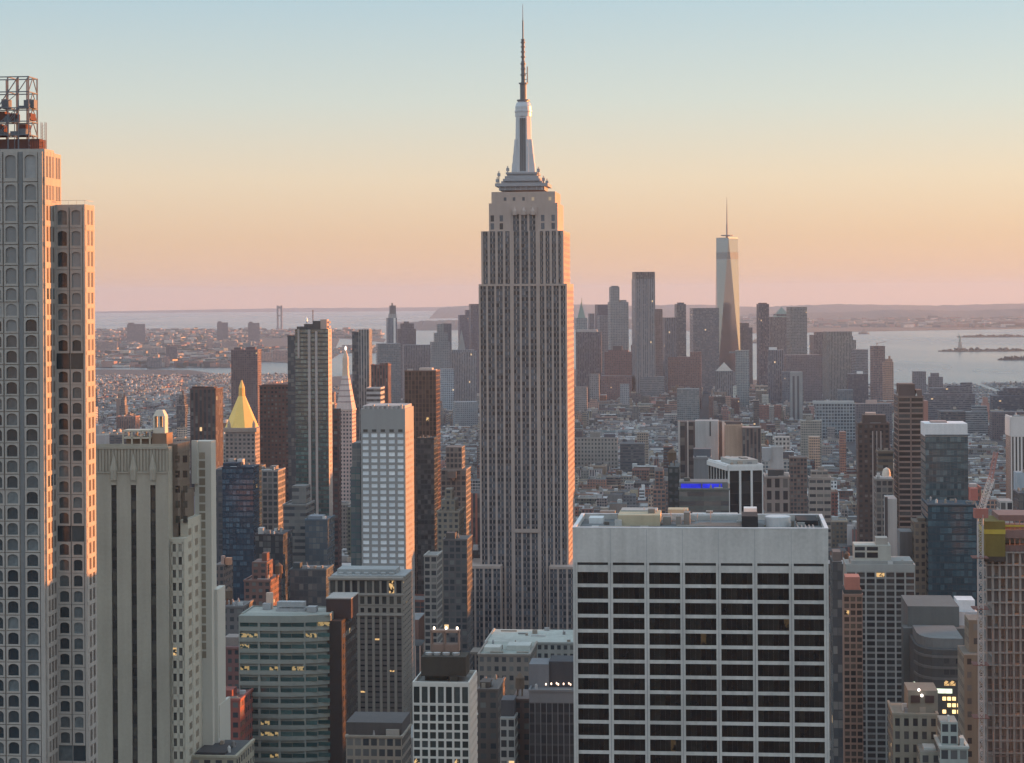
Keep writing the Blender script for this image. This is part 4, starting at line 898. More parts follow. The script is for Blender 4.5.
tower('brown_corner_block', 'shabby brown low block right of the white gridded block', 478, 498, 690, 760, 24, (.12, .10, .09), W3(PUNCH, .1), bulk=[(480, 490, 682, 4, 8)])
tower('brick_midrise', 'dark red-brown midrise behind the slate corner block', 513, 531, 700, 730, 20, (.13, .09, .08), W3(PUNCH, .1), tanks=[(520, 8, 1.6)])
tower('mansard_block', 'old tan block with dark mansard roof under the colonnaded block', 346, 402, 737, 700, 20, (.27, .24, .20), W3(GRIDW, .1), (2.6, 3.4), roof=(.10, .09, .09), bulk=[(346, 402, 722, 2, 18, (.09, .085, .085)), (386, 399, 729, 1, 6, (.33, .31, .28))])
tower('low_grey_block', 'flat low grey roof between the mansard block and the white grid', 398, 413, 738, 730, 24, (.33, .34, .33), W3(PUNCH, .1))
tower('reddish_midrise', 'reddish brown midrise left of the ribbon-window block', 206, 240, 648, 860, 24, (.20, .10, .095), W3(PUNCH, .1), (3.0, 3.4), bulk=[(210, 219, 642, 4, 6), (224, 238, 637, 6, 9, (.26, .22, .2))])
tower('red_brick_block', 'low red brick block at the bottom left beside the beige tower', 212, 240, 700, 780, 22, (.28, .095, .08), W3(PUNCH, .1), bulk=[(218, 232, 690, 3, 8)])
tower('dark_flat_roof_block', 'dark roof with cream parapet at the very bottom, right of the beige tower', 190, 236, 757, 620, 24, (.30, .28, .22), W3(PUNCH, .1), roof=(.08, .085, .09), bulk=[(196, 225, 752, 3, 14, (.06, .06, .065))])
# --- centre: behind the white slab
tower('white_slab_tower', 'blank grey-white concrete shaft with dark notch in the middle distance, right of the blue-lit roof', 695, 718.5, 421, 1950, 24, (.43, .44, .44), W3(NONE), bulk=[(709.5, 710.8, 436, -.3, .4, (.06, .06, .06))], lip=False)
tower('framed_block', 'dark block in a pale open frame flanking the blank concrete shaft', 678, 730, 422, 1990, 26, (.10, .09, .09), W3(VERT, .1), (8.0, 3.6), edge=[(678, 680, 421, .6, (.46, .44, .42)), (687, 688.4, 421, .6, (.46, .44, .42)), (722, 724.5, 421, .6, (.46, .44, .42)), (729, 730.5, 421, .6, (.46, .44, .42))])
tower('grey_wedge_block', 'slate grey block with slanting roof before the blank concrete shaft', 693.5, 711, 458, 1300, 18, (.20, .205, .215), W3(NONE), tiers=[(693.5, 711, 449, 6, 12, (.12, .135, .16), W3(NONE))])
tower('dark_green_slab', 'narrow blackish slab left of the blue-lit roof', 668, 679, 467, 1000, 24, (.045, .052, .055), W3(PUNCH, .3), (3, 3.4), tanks=[(672, 8, 2.2)])
b = tower('blue_lit_block', 'grey glass block with a bright blue light band along its top', 679, 729, 489.5, 880, 24, (.12, .13, .125), W3(RIBBON, .25), (3.4, 3.8), bulk=[(679, 728, 482, 4, 16, (.16, .17, .175)), (684, 690, 478, 8, 4)])
bl = MB(); bl.box(b.x(681, 3.7), b.x(701, 3.7), 3.5, 4.0, b.z(488.3, 3.7), b.z(483.6, 3.7)); bl.box(b.x(702.5, 3.7), b.x(722, 3.7), 3.5, 4.0, b.z(488.3, 3.7), b.z(483.6, 3.7)); bl.build('blue_light_band', glow((.008, .015, .40), .55), b.root)
b = rtower('white_piered_tower', 'dark glass tower with white roof slab and white vertical piers behind the office slab', 728.5, 763, 466, 950, 36, (.62, .62, .61), (4.9, 5.0), .9, .15, glass((.02, .023, .026), (.05, .055, .06), .1, 1.5, .01), 'L', .8, .05, (.08, .085, .09), vis=100, crown=2.0, th=R(-9), bulk=[(732, 758, 460, 8, 20, (.35, .34, .32)), (742, 748, 458, 12, 6, (.25, .22, .2))])
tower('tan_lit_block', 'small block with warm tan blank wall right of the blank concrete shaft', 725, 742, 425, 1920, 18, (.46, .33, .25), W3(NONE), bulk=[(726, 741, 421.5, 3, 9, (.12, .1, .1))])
tower('brown_loft', 'flat brown loft right of the warm tan blank wall', 742, 761, 428, 1910, 28, (.17, .135, .125), W3(VERT, .1), (3.2, 3.6), roof=(.33, .30, .28))
tower('arched_loft', 'classical grey loft with tall arched windows right of the white-piered tower', 765, 789.5, 477, 1420, 28, (.28, .265, .25), W3((.28, .36), .05), (4.6, 8.0), bulk=[(768, 784, 470, 4, 10, (.06, .07, .075)), (783, 789, 473, 4, 6, (.4, .4, .39))])
tower('white_stepped_pair', 'pair of pale stepped lofts with white tops behind the arched loft', 770, 783, 447, 1800, 22, (.43, .43, .43), W3(NONE), tiers=[(775, 790, 437, 6, 16, (.44, .42, .40), W3(PUNCH))], bulk=[(762, 771, 460, -4, 12, (.34, .35, .36))])
tower('brown_grid_block', 'brown brick block with fine window grid right of the arched loft', 790, 807, 458, 1800, 26, (.16, .12, .105), W3(GRIDW, .15), (3.0, 3.4))
tower('balcony_block', 'tan apartment block with stacked balconies and sunlit right edge', 809, 831, 478, 1720, 18, (.31, .28, .25), W3((.42, .2), .1), (5.2, 5.6), tiers=[(811, 828, 470.5, 3, 9)], bulk=[(818, 824, 467, 5, 5)])
tower('wide_loft', 'wide grey loft with rows of dark square windows just right of the spired skyscraper', 574, 617.5, 438, 2950, 12, (.30, .275, .25), W3((.22, .25), .05), (4.6, 5.2), bulk=[(576, 582, 431, 6, 10, (.1, .09, .1)), (590, 600, 432, 8, 10), (604, 615, 434, 6, 9, (.1, .1, .12))])
tower('slate_loft', 'dark blue-grey block right of the wide grey loft', 620, 644, 444, 2850, 30, (.10, .105, .115), W3(RIBBON, .2), (3.4, 3.8))
tower('tan_midrise', 'tan midrise with sunlit right edge behind the dark blue-grey block', 637, 648, 433, 2980, 18, (.33, .27, .22), W3(PUNCH, .1))
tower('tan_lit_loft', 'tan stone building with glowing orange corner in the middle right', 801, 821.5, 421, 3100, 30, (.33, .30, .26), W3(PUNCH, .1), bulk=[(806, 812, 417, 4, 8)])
tower('orange_corner_block', 'small block catching orange sun below the tan stone building', 809, 820, 437, 2900, 24, (.55, .36, .26), W3(PUNCH, .1), lip=False)  # orange sun is put into the wall colour
tower('orange_sliver_block', 'thin orange sunlit brick tower among grey lofts', 840, 846, 432, 3100, 26, (.42, .19, .13), W3(PUNCH, .1), lip=False)  # sunlit orange comes from the brick colour itself
# --- right side
b = rtower('banded_brown_tower', 'tall dark brown tower with horizontal bands and shaded left face, right of centre', 898, 923.5, 397, 1250, 30, (.205, .155, .14), (6.8, 3.15), .9, 1.05, glass((.018, .022, .026), (.075, .085, .09), .12, 1.5, .012), 'L', .5, .42, (.24, .185, .165), vis=50, bulk=[(899, 915, 384, 3, 18, (.13, .10, .095)), (916, 922, 390, 3, 18, (.17, .13, .12))])
tower('brown_backslab', 'narrow pinkish brown slab attached right of the banded brown tower', 922, 928, 401, 1290, 10, (.32, .22, .20), W3(NONE), lip=False)
b = rtower('white_topped_glass_tower', 'dark glass tower with a wide white crown box, right', 925.5, 968, 436, 1060, 26, (.11, .125, .135), (1.75, 3.3), .1, .85, glass((.03, .06, .075), (.14, .205, .225), .1, 1.8, .001), 'L', .12, .1, (.07, .09, .10), vis=40, bulk=[(924.7, 967.6, 423.5, .2, 22, (.66, .67, .68), 'white_crown'), (931, 947, 421, 6, 8, (.4, .3, .28))])
rtower('blue_glass_block', 'broader deep blue glass block below the white-crowned tower', 928, 984, 506, 1000, 30, (.04, .065, .085), (1.8, 3.3), .12, .8, glass((.022, .06, .085), (.07, .15, .19), .1, 1.8, .004), 'L', .1, .08, (.03, .06, .08), vis=40)
tower('dark_flat_block', 'low wide dark block with curved roofline behind the white-crowned tower', 941, 965.5, 412, 3500, 60, (.10, .095, .10), W3(RIBBON, .1), (4, 4))
tower('dark_brown_twin', 'dark brown block with pale window grid strip, left of the banded brown tower', 858, 889.5, 424, 1380, 20, (.085, .065, .06), W3(PUNCH, .06), (3.2, 3.2), edge=[(872, 873.2, 431, .4, (.33, .31, .30)), (876.2, 877.2, 431, .4, (.33, .31, .30)), (880.2, 881.4, 431, .4, (.33, .31, .30))], bulk=[(863, 886, 415, 4, 14, (.10, .08, .075)), (866, 876, 412.5, 6, 8, (.5, .38, .33))])
tower('brown_lower_block', 'olive brown lower block overlapping the pale window grid strip', 878, 893, 452, 1250, 14, (.13, .105, .08), W3(RIBBON, .06), (3, 3.4))
tower('domed_tower', 'small grey tower with a round sunlit rooftop tank and white corner posts', 876, 893, 480, 1080, 16, (.22, .20, .185), W3(GRIDW, .1), (2.8, 3.3), bulk=[(877, 880, 473, 1, 2, (.5, .5, .5)), (877, 892, 477, 1, 10, (.5, .49, .48)), (882.5, 891, 467.5, 4, 8, (.62, .54, .46), 'dome')])
tower('white_blade_tower', 'thin blank white wall standing before the domed tank tower', 887, 897, 499, 1000, 20, (.36, .37, .37), W3(NONE), edge=[(884.6, 887.6, 497, .3, (.05, .05, .055))], lip=False)
tower('grey_panel_tower', 'plain grey flat-fronted block at the foot of the banded brown tower', 900, 913, 532, 1020, 16, (.20, .205, .21), W3(NONE), lip=False)
tower('tan_narrow_block', 'narrow tan block left of the blue glass block', 914, 926, 522, 1010, 18, (.22, .19, .155), W3(PUNCH, .1), bulk=[(918, 925, 518, 2, 8)])
b = rtower('concrete_residential_slab', 'grey concrete residential slab with pale piers and balcony grid at right', 846, 915, 566, 950, 24, (.34, .345, .33), (4.3, 2.75), .75, .85, GDK, '', .6, .4, (.25, .255, .25), most=100, vis=20, crown=2.6, bulk=[(851, 913, 560.5, 3, 18, (.30, .31, .30)), (854.5, 891, 545, 4, 14, (.42, .42, .38), 'penthouse'), (876, 888, 537.5, 6, 8, (.36, .34, .31))])
for k, (q0, q1) in enumerate(((556.5, 552), (549.3, 546.5))):
    for (p0, p1) in ((855, 865), (867, 878)):
        m = MB(); y = 3.95; m.box(b.x(p0, y), b.x(p1, y), y - .1, y + .2, b.z(q0 + .8, y), b.z(q1, y)); o = m.build('penthouse_window', glass(), b.root)
tower('green_glass_sliver', 'narrow dark green glass tower squeezed behind the right edge of the white slab', 832.5, 842, 562, 760, 20, (.045, .055, .06), W3(CURT, .2), (1.6, 3.3), bulk=[(833, 841, 552, 4, 9, (.16, .13, .12))], lip=False)
b = rtower('orange_brick_tower', 'narrow orange-pink brick tower with domed top beside the green glass sliver', 843.5, 862.5, 596, 800, 16, (.30, .19, .15), (2.5, 2.5), .55, .8, glass((.03, .028, .028), (.14, .11, .09), .15, 1.5, .05), '', .35, .3, most=60, vis=20, bulk=[(844, 862, 590, 1, 14, (.06, .06, .06)), (845.5, 860, 577, 2, 10, (.42, .17, .13))])
b = rtower('white_vertical_tower', 'white tower with thin vertical window lines at the right edge', 1011, 1032, 418, 1050, 20, (.62, .60, .59), (1.75, 40), .85, .5, glass((.06, .065, .07), (.12, .13, .13), .2, 1.5, 0), 'L', .4, .2, most=40, vis=60, crown=9.0)
tower('pale_low_block', 'small pale block with two dark windows left of the white vertical-lined tower', 1000, 1013, 501, 900, 12, (.42, .41, .40), W3(GRIDW, .05), (3.2, 4.2))
tower('blue_wrapped_block', 'pale blue wrapped block against the white vertical-lined tower', 1017, 1034, 473, 980, 12, (.33, .39, .44), W3(NONE), lip=False)
tower('dark_right_slab', 'dark slate slab under the pale blue wrapped block at the right edge', 1019, 1036, 494, 940, 18, (.08, .085, .10), W3(CURT, .2), (2, 3.4))
tower('brick_backdrop', 'dull red brick block behind the crane jib', 968, 981, 488, 1150, 18, (.26, .12, .10), W3(PUNCH, .1), bulk=[(970, 977, 484, 3, 6, (.4, .38, .37))])
# bottom right blocks
b = rtower('tan_stepped_block', 'tan masonry block with a square tower and dark rooftop vents at the bottom right', 893, 938, 716, 560, 18, (.24, .22, .18), (2.3, 3.4), 1.1, 1.4, GDK, 'L', .35, .2, most=50, vis=0, bulk=[(908, 938, 690, 4, 12, (.20, .18, .15), 'square_tower')])
for p0 in (911, 925):
    m = MB(); m.box(b.x(p0, 3.9), b.x(p0 + 9, 3.9), 3.5, 4.2, b.z(702, 3.9), b.z(695, 3.9)); m.build('roof_vent', wall((.06, .04, .04)), b.root)
m = MB()
for p0, q0 in ((919, 691), (922, 696), (903, 720)): m.lathe([(.05, 0), (.3, .2), (.3, .6), (.05, .8)], b.x(p0, 3), 3.0, 6); m.v = m.v[:-0] if 0 else m.v
m2 = MB()
for p0, q0 in ((919, 691), (922, 696.5), (903, 719.5)):
    z_ = b.z(q0, 3); m2.lathe([(.05, z_), (.32, z_ + .2), (.32, z_ + .6), (.05, z_ + .8)], b.x(p0, 3), 3.0, 6)
m2.build('roof_lamp', glow((1, .93, .85), 2.5), b.root)
tower('pale_corner_turret', 'pale greenish corner block with small roof lights at the bottom edge', 940, 968, 748, 545, 14, (.32, .35, .33), W3(GRIDW, .1), (2.4, 3.4), tiers=[(941, 958, 722, 3, 9)], bulk=[(948, 950, 716, 4, 2, (.45, .48, .47)), (960, 964, 738, 2, 3, (.4, .42, .41))])
tower('low_side_block', 'low tan block beneath the square tower at the bottom', 920, 942, 752, 550, 12, (.27, .26, .22), W3(PUNCH, .1), bulk=[(924, 936, 748, 2, 6, (.4, .42, .4))])
# curved dark block with lit shop floors
b = Bld('curved_dark_block', 'dark curved office block with glowing shop floors at its foot, bottom right', 929, 966, 650, 760, 30)
Z = b.z; X = b.x; W = b.w
pl = [(-4.0, 14), (-3.2, 8), (-1.6, 3.5), (1.2, .8), (5, 0), (W, 0), (W, 34), (-4, 34)]
b.wallmb.prism(pl, 0, b.h); pi = b.part('roof_step'); pi.prism([(x * .9 + .8, y * .9 + 4) for x, y in pl], b.h, Z(640)); b.part('rear_block').box(-4, W + 2, 40, 70, 0, Z(606, 40)); b.part('rear_block').box(-6, W + 4, 36, 44, 0, Z(628, 36))
for k in range(16):
    z_ = b.h - 3 - k * 3.9
    if z_ > Z(690): 
        for i in range(4): b.pane('F', 0, 5.2 + i * 2.1, 7.0 + i * 2.1, z_ - 1.8, z_, GDK)
gl_ = b.part('lit_shop_floor'); gl_.prism([(x - .25 if i < 5 else x, y - .25 if i < 5 else y) for i, (x, y) in enumerate(pl[:5])] + [(W * .62, -.25), (W * .62, 1), (0, 14)], Z(693), Z(688.5))
gw = b.part('lit_window')
for i in range(5):
    for j in range(3):
        if (i * 3 + j) % 4 != 1: gw.box(4.6 + i * 1.7, 5.8 + i * 1.7, -.3, .1, Z(700 + j * 6.5), Z(696.5 + j * 6.5))
b.part('white_sign').box(X(959), X(964), -.35, .1, Z(695), Z(686)); b.part('white_sign').box(-1.2, 1.2, -.6, 2.0, Z(704), Z(697))
for k in range(14):
    z_ = b.h - 2 - k * 3.9
    if z_ > Z(688): b.part('band').prism([(x - .18, y - .18) for x, y in pl[:6]] + [(W, 6), (0, 14)], z_ - .9, z_)
b.finish(wall((.075, .074, .074), .8, .2), {'band': wall((.13, .125, .12)), 'roof_step': wall((.15, .155, .155)), 'rear_block': wall((.12, .13, .13)), 'lit_shop_floor': glow((.75, .85, .62), .55), 'lit_window': glow((1.0, .66, .28), .8), 'white_sign': glow((.85, .95, .88), .6)}, 60)
tower('vaulted_white_roof_block', 'white rooftop house with three vaulted ridges above the curved dark block', 956, 978, 612, 840, 16, (.50, .53, .56), W3(NONE), roof=(.45, .47, .49), bulk=[(951, 957, 606, -3, 10, (.62, .63, .64)), (957, 966, 600, 3, 12, (.62, .63, .64)), (966, 975, 600, 3, 12, (.60, .61, .62))], lip=False)
tower('tan_court_block', 'tall tan masonry block with punched dark windows left of the construction tower', 964, 985, 655, 650, 18, (.215, .175, .135), W3((.2, .22), .05), (3.2, 4.0), tiers=[(969, 985, 620, 5, 12)], lip=False)
# tower under construction, its netting, hoist mast; the crane is a thing of its own
b = Bld('construction_tower', 'concrete tower under construction wrapped in yellow netting near the top, at the right edge', 986, 1034, 552, 600, 22)
Z = b.z; X = b.x; W = b.w; wb = b.wallmb
for k in range(40):
    z_ = b.h - k * 3.5
    if z_ < 0: break
    wb.box(0, W, 0, 22, z_ - .35, z_)
for p in range(8): wb.box(p * W / 7 - .3 + (.3 if p == 0 else 0), p * W / 7 + .3, .3, .9, 0, b.h - .4)
b.part('core').box(3, W, 6, 20, 0, Z(531)); 
for k in range(40):
    z_ = b.h - k * 3.5
    for i in range(7):
        if (i * 5 + k * 3) % 4 and z_ > 20: b.slab(b.part('infill_panel'), b.T('F', .9), i * W / 7 + .4, (i + 1) * W / 7 - .4, z_ - 3.4, z_ - .45, -.05, .05)
sf = b.part('scaffold')
for k in range(12):
    for i in range(9): sf.bar((i * W / 8.3, -1.1, 30 + k * 12), (i * W / 8.3, -1.1, 42 + k * 12), .07)
for k in range(72): sf.bar((0, -1.1, 20 + k * 2.0), (W, -1.1, 20 + k * 2.0), .06)
q_ = random.Random(9)
for k in range(60): z_ = 22 + q_.randrange(60) * 2.0; x_ = q_.uniform(0, W - 3); sf.box(x_, x_ + q_.uniform(1, 4), -1.15, -.4, z_, z_ + .12)
nt2 = b.part('yellow_netting'); x0, x1 = X(984.5), X(1005); nt2.box(x0, x1, -.8, 16, Z(556), Z(521)); 
b.part('yellow_band').box(x0 - .05, x1 + .05, -.95, 16.1, Z(533.5), Z(529)); b.part('netting_skirt').box(x0 - .1, x1 + .1, -.9, 16, Z(561), Z(556))
b.part('yellow_band').box(X(1005), W, -.2, .2, Z(526.5), Z(524.8)); dk = b.part('formwork'); dk.box(X(1003), W, 1, 20, Z(552), Z(545)); dk.box(X(1004), W, 0, 20, Z(538), Z(530)); dk.box(X(1000), W, 3, 18, Z(522), Z(516))
for k in range(6): dk.bar((X(1005 + k * 5), .5, Z(552)), (X(1005 + k * 5), .5, Z(520)), .12)
hs = b.part('hoist_mast'); hx0, hx1 = X(977.5, -4), X(982.5, -4)
for u in (hx0, hx1):
    for v in (-5.5, -4): hs.bar((u, v, 0), (u, v, Z(514, -4)), .16)
k = 0; z_ = 20.0
while z_ < Z(516, -4):
    hs.bar((hx0, -5.5, z_), (hx1, -5.5, z_ + 1.5), .09); hs.bar((hx1, -5.5, z_), (hx0, -5.5, z_ + 1.5), .09); hs.bar((hx0, -5.5, z_), (hx1, -5.5, z_), .1); z_ += 1.5
for q in (557, 608, 664, 717): b.part('mast_tie.%d' % q).box(hx0 - 1.5, hx1 + 1.5, -5.6, 0, Z(q + .8, -4), Z(q, -4))
b.finish(wall((.27, .25, .235), .9, .25), {'scaffold': wall((.22, .15, .13), .7, .3), 'core': wall((.33, .34, .34)), 'infill_panel': wall((.12, .10, .095), .8, .4), 'yellow_netting': wall((.155, .125, .04), .9, .35), 'yellow_band': wall((.40, .32, .06), .8, .3), 'netting_skirt': wall((.06, .05, .045)),
                 'formwork': wall((.20, .13, .12), .8, .3), 'hoist_mast': wall((.36, .36, .36), .6), **{'mast_tie.%d' % q: wall((.18, .09, .08)) for q in (557, 608, 664, 717)}}, 60)
cr0 = at(980, 512, 596); c = tag(empty('tower_crane', cr0), 'pale lattice crane jib slanting up beside the yellow netting, with red tip', 'crane')
def loc(px, py): return at(px, py, 596) - cr0
def lattice(name, p, q, wd, mat, n):
    m = MB(); d = (q - p).normalized(); o = d.cross(Vector((0, 1, 0))).normalized() * wd; o2 = Vector((0, wd, 0))
    for s1 in (-1, 1):
        for s2 in (-1, 1): m.bar(p + o * s1 + o2 * s2, q + o * s1 + o2 * s2, .11)
    for k in range(n):
        a, e = p.lerp(q, k / n), p.lerp(q, (k + 1) / n)
        m.bar(a + o - o2, e - o - o2, .08); m.bar(a - o - o2, e + o - o2, .08); m.bar(a - o - o2, a + o - o2, .08)
    return m.build(name, mat, c)
lattice('jib', loc(980, 513), loc(991.5, 478), .75, wall((.58, .56, .54), .6), 11); lattice('jib_tip', loc(990, 482), loc(996, 452), .5, wall((.38, .20, .18), .6), 9)
m = MB(); m.box(-1.6, 2.0, -1.4, 1.4, -1.6, 1.0); m.build('cab', wall((.30, .13, .11)), c)
m = MB(); m.box(*sorted((loc(970, 500).x, loc(977, 500).x)), -1.3, 1.3, loc(974, 500).z, loc(974, 488).z); m.build('counterweight', wall((.40, .16, .14)), c)
m = MB(); m.bar(loc(973, 498), loc(980, 513), .3); m.bar(loc(973, 490), loc(995, 455), .06); m.build('tie_bar', wall((.4, .38, .37)), c)
# ------------------------------------------------------------------ far downtown towers; their wall colours already hold some haze
DT = 'downtown'
def far(name, label, xl, xr, yt, Y, col, win=W3(PUNCH, .2), tiers=(), bulk=(), D=45, th=R(-8), pitch=(4, 4), **k):
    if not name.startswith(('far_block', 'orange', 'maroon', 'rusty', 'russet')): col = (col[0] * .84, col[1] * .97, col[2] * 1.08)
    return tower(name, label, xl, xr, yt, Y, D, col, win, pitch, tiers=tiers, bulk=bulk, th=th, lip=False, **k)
# left group, seen left of the spired skyscraper
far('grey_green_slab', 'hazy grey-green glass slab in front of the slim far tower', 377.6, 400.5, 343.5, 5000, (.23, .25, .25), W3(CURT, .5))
far('slim_far_tower', 'slim far tower under construction with a crane on top, left of the spired skyscraper', 387.5, 397, 318, 5900, (.22, .23, .25), W3(VERT, .3), edge=[(393.5, 395.5, 318, 1.5, (.72, .68, .64))], bulk=[(391.5, 393, 303, 10, 3, (.2, .18, .18)), (389.5, 396, 305.5, 10, 3, (.2, .18, .18)), (389, 396.5, 314, 8, 20, (.3, .3, .3))])  # pale edge strip is sunlight painted onto the front
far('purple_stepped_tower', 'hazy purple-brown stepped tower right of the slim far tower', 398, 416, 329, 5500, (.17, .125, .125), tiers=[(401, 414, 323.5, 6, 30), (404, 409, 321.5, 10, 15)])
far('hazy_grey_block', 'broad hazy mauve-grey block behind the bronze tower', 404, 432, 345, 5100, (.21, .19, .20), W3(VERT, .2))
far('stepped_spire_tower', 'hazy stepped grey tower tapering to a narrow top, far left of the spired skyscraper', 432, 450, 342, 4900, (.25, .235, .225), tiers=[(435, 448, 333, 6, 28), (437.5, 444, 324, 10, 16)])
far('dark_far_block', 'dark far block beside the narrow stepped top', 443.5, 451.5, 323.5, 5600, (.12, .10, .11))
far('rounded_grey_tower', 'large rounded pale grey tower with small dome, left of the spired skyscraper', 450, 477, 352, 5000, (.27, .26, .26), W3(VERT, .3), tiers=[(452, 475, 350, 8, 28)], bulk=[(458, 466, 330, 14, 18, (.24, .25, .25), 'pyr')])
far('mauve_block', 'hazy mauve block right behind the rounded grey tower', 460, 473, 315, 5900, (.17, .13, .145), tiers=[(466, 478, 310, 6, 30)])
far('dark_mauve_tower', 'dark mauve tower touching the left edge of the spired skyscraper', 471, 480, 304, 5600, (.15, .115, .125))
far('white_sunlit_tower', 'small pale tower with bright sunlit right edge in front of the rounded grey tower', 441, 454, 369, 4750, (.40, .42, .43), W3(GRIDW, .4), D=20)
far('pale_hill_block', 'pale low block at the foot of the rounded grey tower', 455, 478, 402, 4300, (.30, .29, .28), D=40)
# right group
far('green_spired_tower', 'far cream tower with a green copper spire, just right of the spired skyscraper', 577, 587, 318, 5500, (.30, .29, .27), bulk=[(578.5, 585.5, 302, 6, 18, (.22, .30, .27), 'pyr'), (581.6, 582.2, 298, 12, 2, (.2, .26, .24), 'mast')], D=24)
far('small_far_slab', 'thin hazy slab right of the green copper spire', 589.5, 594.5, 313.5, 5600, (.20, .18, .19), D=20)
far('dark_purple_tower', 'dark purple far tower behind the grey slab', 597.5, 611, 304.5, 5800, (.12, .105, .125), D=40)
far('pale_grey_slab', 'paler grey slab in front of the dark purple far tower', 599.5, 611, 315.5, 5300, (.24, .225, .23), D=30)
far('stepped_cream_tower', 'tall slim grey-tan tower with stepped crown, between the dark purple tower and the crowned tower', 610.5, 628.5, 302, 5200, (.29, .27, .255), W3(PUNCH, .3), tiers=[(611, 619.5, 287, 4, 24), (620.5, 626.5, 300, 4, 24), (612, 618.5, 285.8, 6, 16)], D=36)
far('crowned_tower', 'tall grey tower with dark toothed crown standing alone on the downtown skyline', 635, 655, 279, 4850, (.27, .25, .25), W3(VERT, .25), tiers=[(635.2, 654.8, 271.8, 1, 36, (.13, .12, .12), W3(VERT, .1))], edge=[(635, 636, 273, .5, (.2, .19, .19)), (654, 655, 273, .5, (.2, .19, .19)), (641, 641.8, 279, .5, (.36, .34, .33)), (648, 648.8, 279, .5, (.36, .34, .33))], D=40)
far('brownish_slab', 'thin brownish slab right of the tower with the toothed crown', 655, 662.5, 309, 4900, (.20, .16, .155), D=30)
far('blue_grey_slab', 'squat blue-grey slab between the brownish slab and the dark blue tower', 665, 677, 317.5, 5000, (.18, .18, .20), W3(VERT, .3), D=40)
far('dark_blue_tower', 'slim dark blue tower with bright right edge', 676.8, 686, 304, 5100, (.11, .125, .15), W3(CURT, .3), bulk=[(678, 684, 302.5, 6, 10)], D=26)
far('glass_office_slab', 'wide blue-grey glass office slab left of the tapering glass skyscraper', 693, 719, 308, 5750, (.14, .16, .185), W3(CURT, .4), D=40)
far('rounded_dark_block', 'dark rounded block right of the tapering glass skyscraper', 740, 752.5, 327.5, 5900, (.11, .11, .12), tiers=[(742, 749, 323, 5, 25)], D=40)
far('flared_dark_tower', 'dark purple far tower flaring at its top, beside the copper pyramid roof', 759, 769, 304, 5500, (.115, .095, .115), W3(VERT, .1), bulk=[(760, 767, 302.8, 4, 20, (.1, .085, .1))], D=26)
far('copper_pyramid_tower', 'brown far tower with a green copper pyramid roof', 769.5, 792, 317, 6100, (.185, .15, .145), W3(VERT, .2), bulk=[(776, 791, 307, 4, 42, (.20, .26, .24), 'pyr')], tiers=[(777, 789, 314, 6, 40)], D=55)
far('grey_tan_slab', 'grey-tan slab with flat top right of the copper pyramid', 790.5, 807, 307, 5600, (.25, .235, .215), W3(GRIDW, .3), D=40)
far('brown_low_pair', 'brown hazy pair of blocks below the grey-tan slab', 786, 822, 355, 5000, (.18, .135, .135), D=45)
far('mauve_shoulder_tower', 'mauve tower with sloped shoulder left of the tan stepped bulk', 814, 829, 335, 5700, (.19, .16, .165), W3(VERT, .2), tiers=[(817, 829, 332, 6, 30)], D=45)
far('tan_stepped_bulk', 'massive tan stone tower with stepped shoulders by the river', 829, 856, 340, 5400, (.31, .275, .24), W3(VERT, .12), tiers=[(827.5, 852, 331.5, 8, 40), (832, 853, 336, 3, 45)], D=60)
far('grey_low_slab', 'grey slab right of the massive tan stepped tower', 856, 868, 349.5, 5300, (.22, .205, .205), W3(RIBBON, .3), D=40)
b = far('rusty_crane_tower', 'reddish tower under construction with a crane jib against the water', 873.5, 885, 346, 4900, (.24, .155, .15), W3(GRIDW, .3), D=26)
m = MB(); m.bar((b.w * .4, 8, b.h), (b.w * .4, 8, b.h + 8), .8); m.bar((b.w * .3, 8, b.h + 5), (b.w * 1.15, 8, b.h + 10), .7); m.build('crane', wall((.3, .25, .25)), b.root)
far('orange_lit_tower', 'small tower glowing orange in the sun beside the reddish construction tower', 886, 893.5, 362, 4700, (.42, .25, .19), tiers=[(887, 892.5, 359, 3, 14)], bulk=[(889, 890.5, 356, 6, 4)], D=26)  # evening glow is painted into the wall colour
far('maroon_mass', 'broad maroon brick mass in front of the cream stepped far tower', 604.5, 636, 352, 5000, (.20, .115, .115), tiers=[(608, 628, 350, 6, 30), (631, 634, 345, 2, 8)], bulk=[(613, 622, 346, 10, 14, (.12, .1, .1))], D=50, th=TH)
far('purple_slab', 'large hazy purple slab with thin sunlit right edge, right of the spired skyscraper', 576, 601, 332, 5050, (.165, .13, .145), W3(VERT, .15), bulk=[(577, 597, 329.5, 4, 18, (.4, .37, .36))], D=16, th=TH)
far('beige_slab', 'small beige slab with bright right edge below the large purple slab', 589.5, 599, 374, 4750, (.27, .235, .22), D=16, th=TH)
far('maroon_low_mass', 'dark maroon lower mass left of the pale midrise', 601, 632, 376, 4850, (.17, .105, .105), D=40, th=TH)
far('tan_sunlit_block', 'tan block with sunlit edge at the right foot of the spired skyscraper', 575, 587, 387, 4300, (.30, .245, .215), D=14, th=TH)
far('pale_midrise', 'pale grey midrise with bright edge in front of the maroon mass', 620, 629, 384, 4700, (.32, .30, .29), D=12, th=TH)
far('grey_civic_block', 'grey hipped-roof civic block right of the maroon mass', 643, 663, 362, 5050, (.24, .24, .245), bulk=[(646, 660, 357.5, 6, 20, (.27, .28, .28), 'pyr')], D=36, th=TH)
far('grey_ribbed_block', 'grey midrise with level bands below the hipped-roof civic block', 640, 664, 377, 4850, (.22, .21, .205), W3(RIBBON, .3), D=40, th=TH)
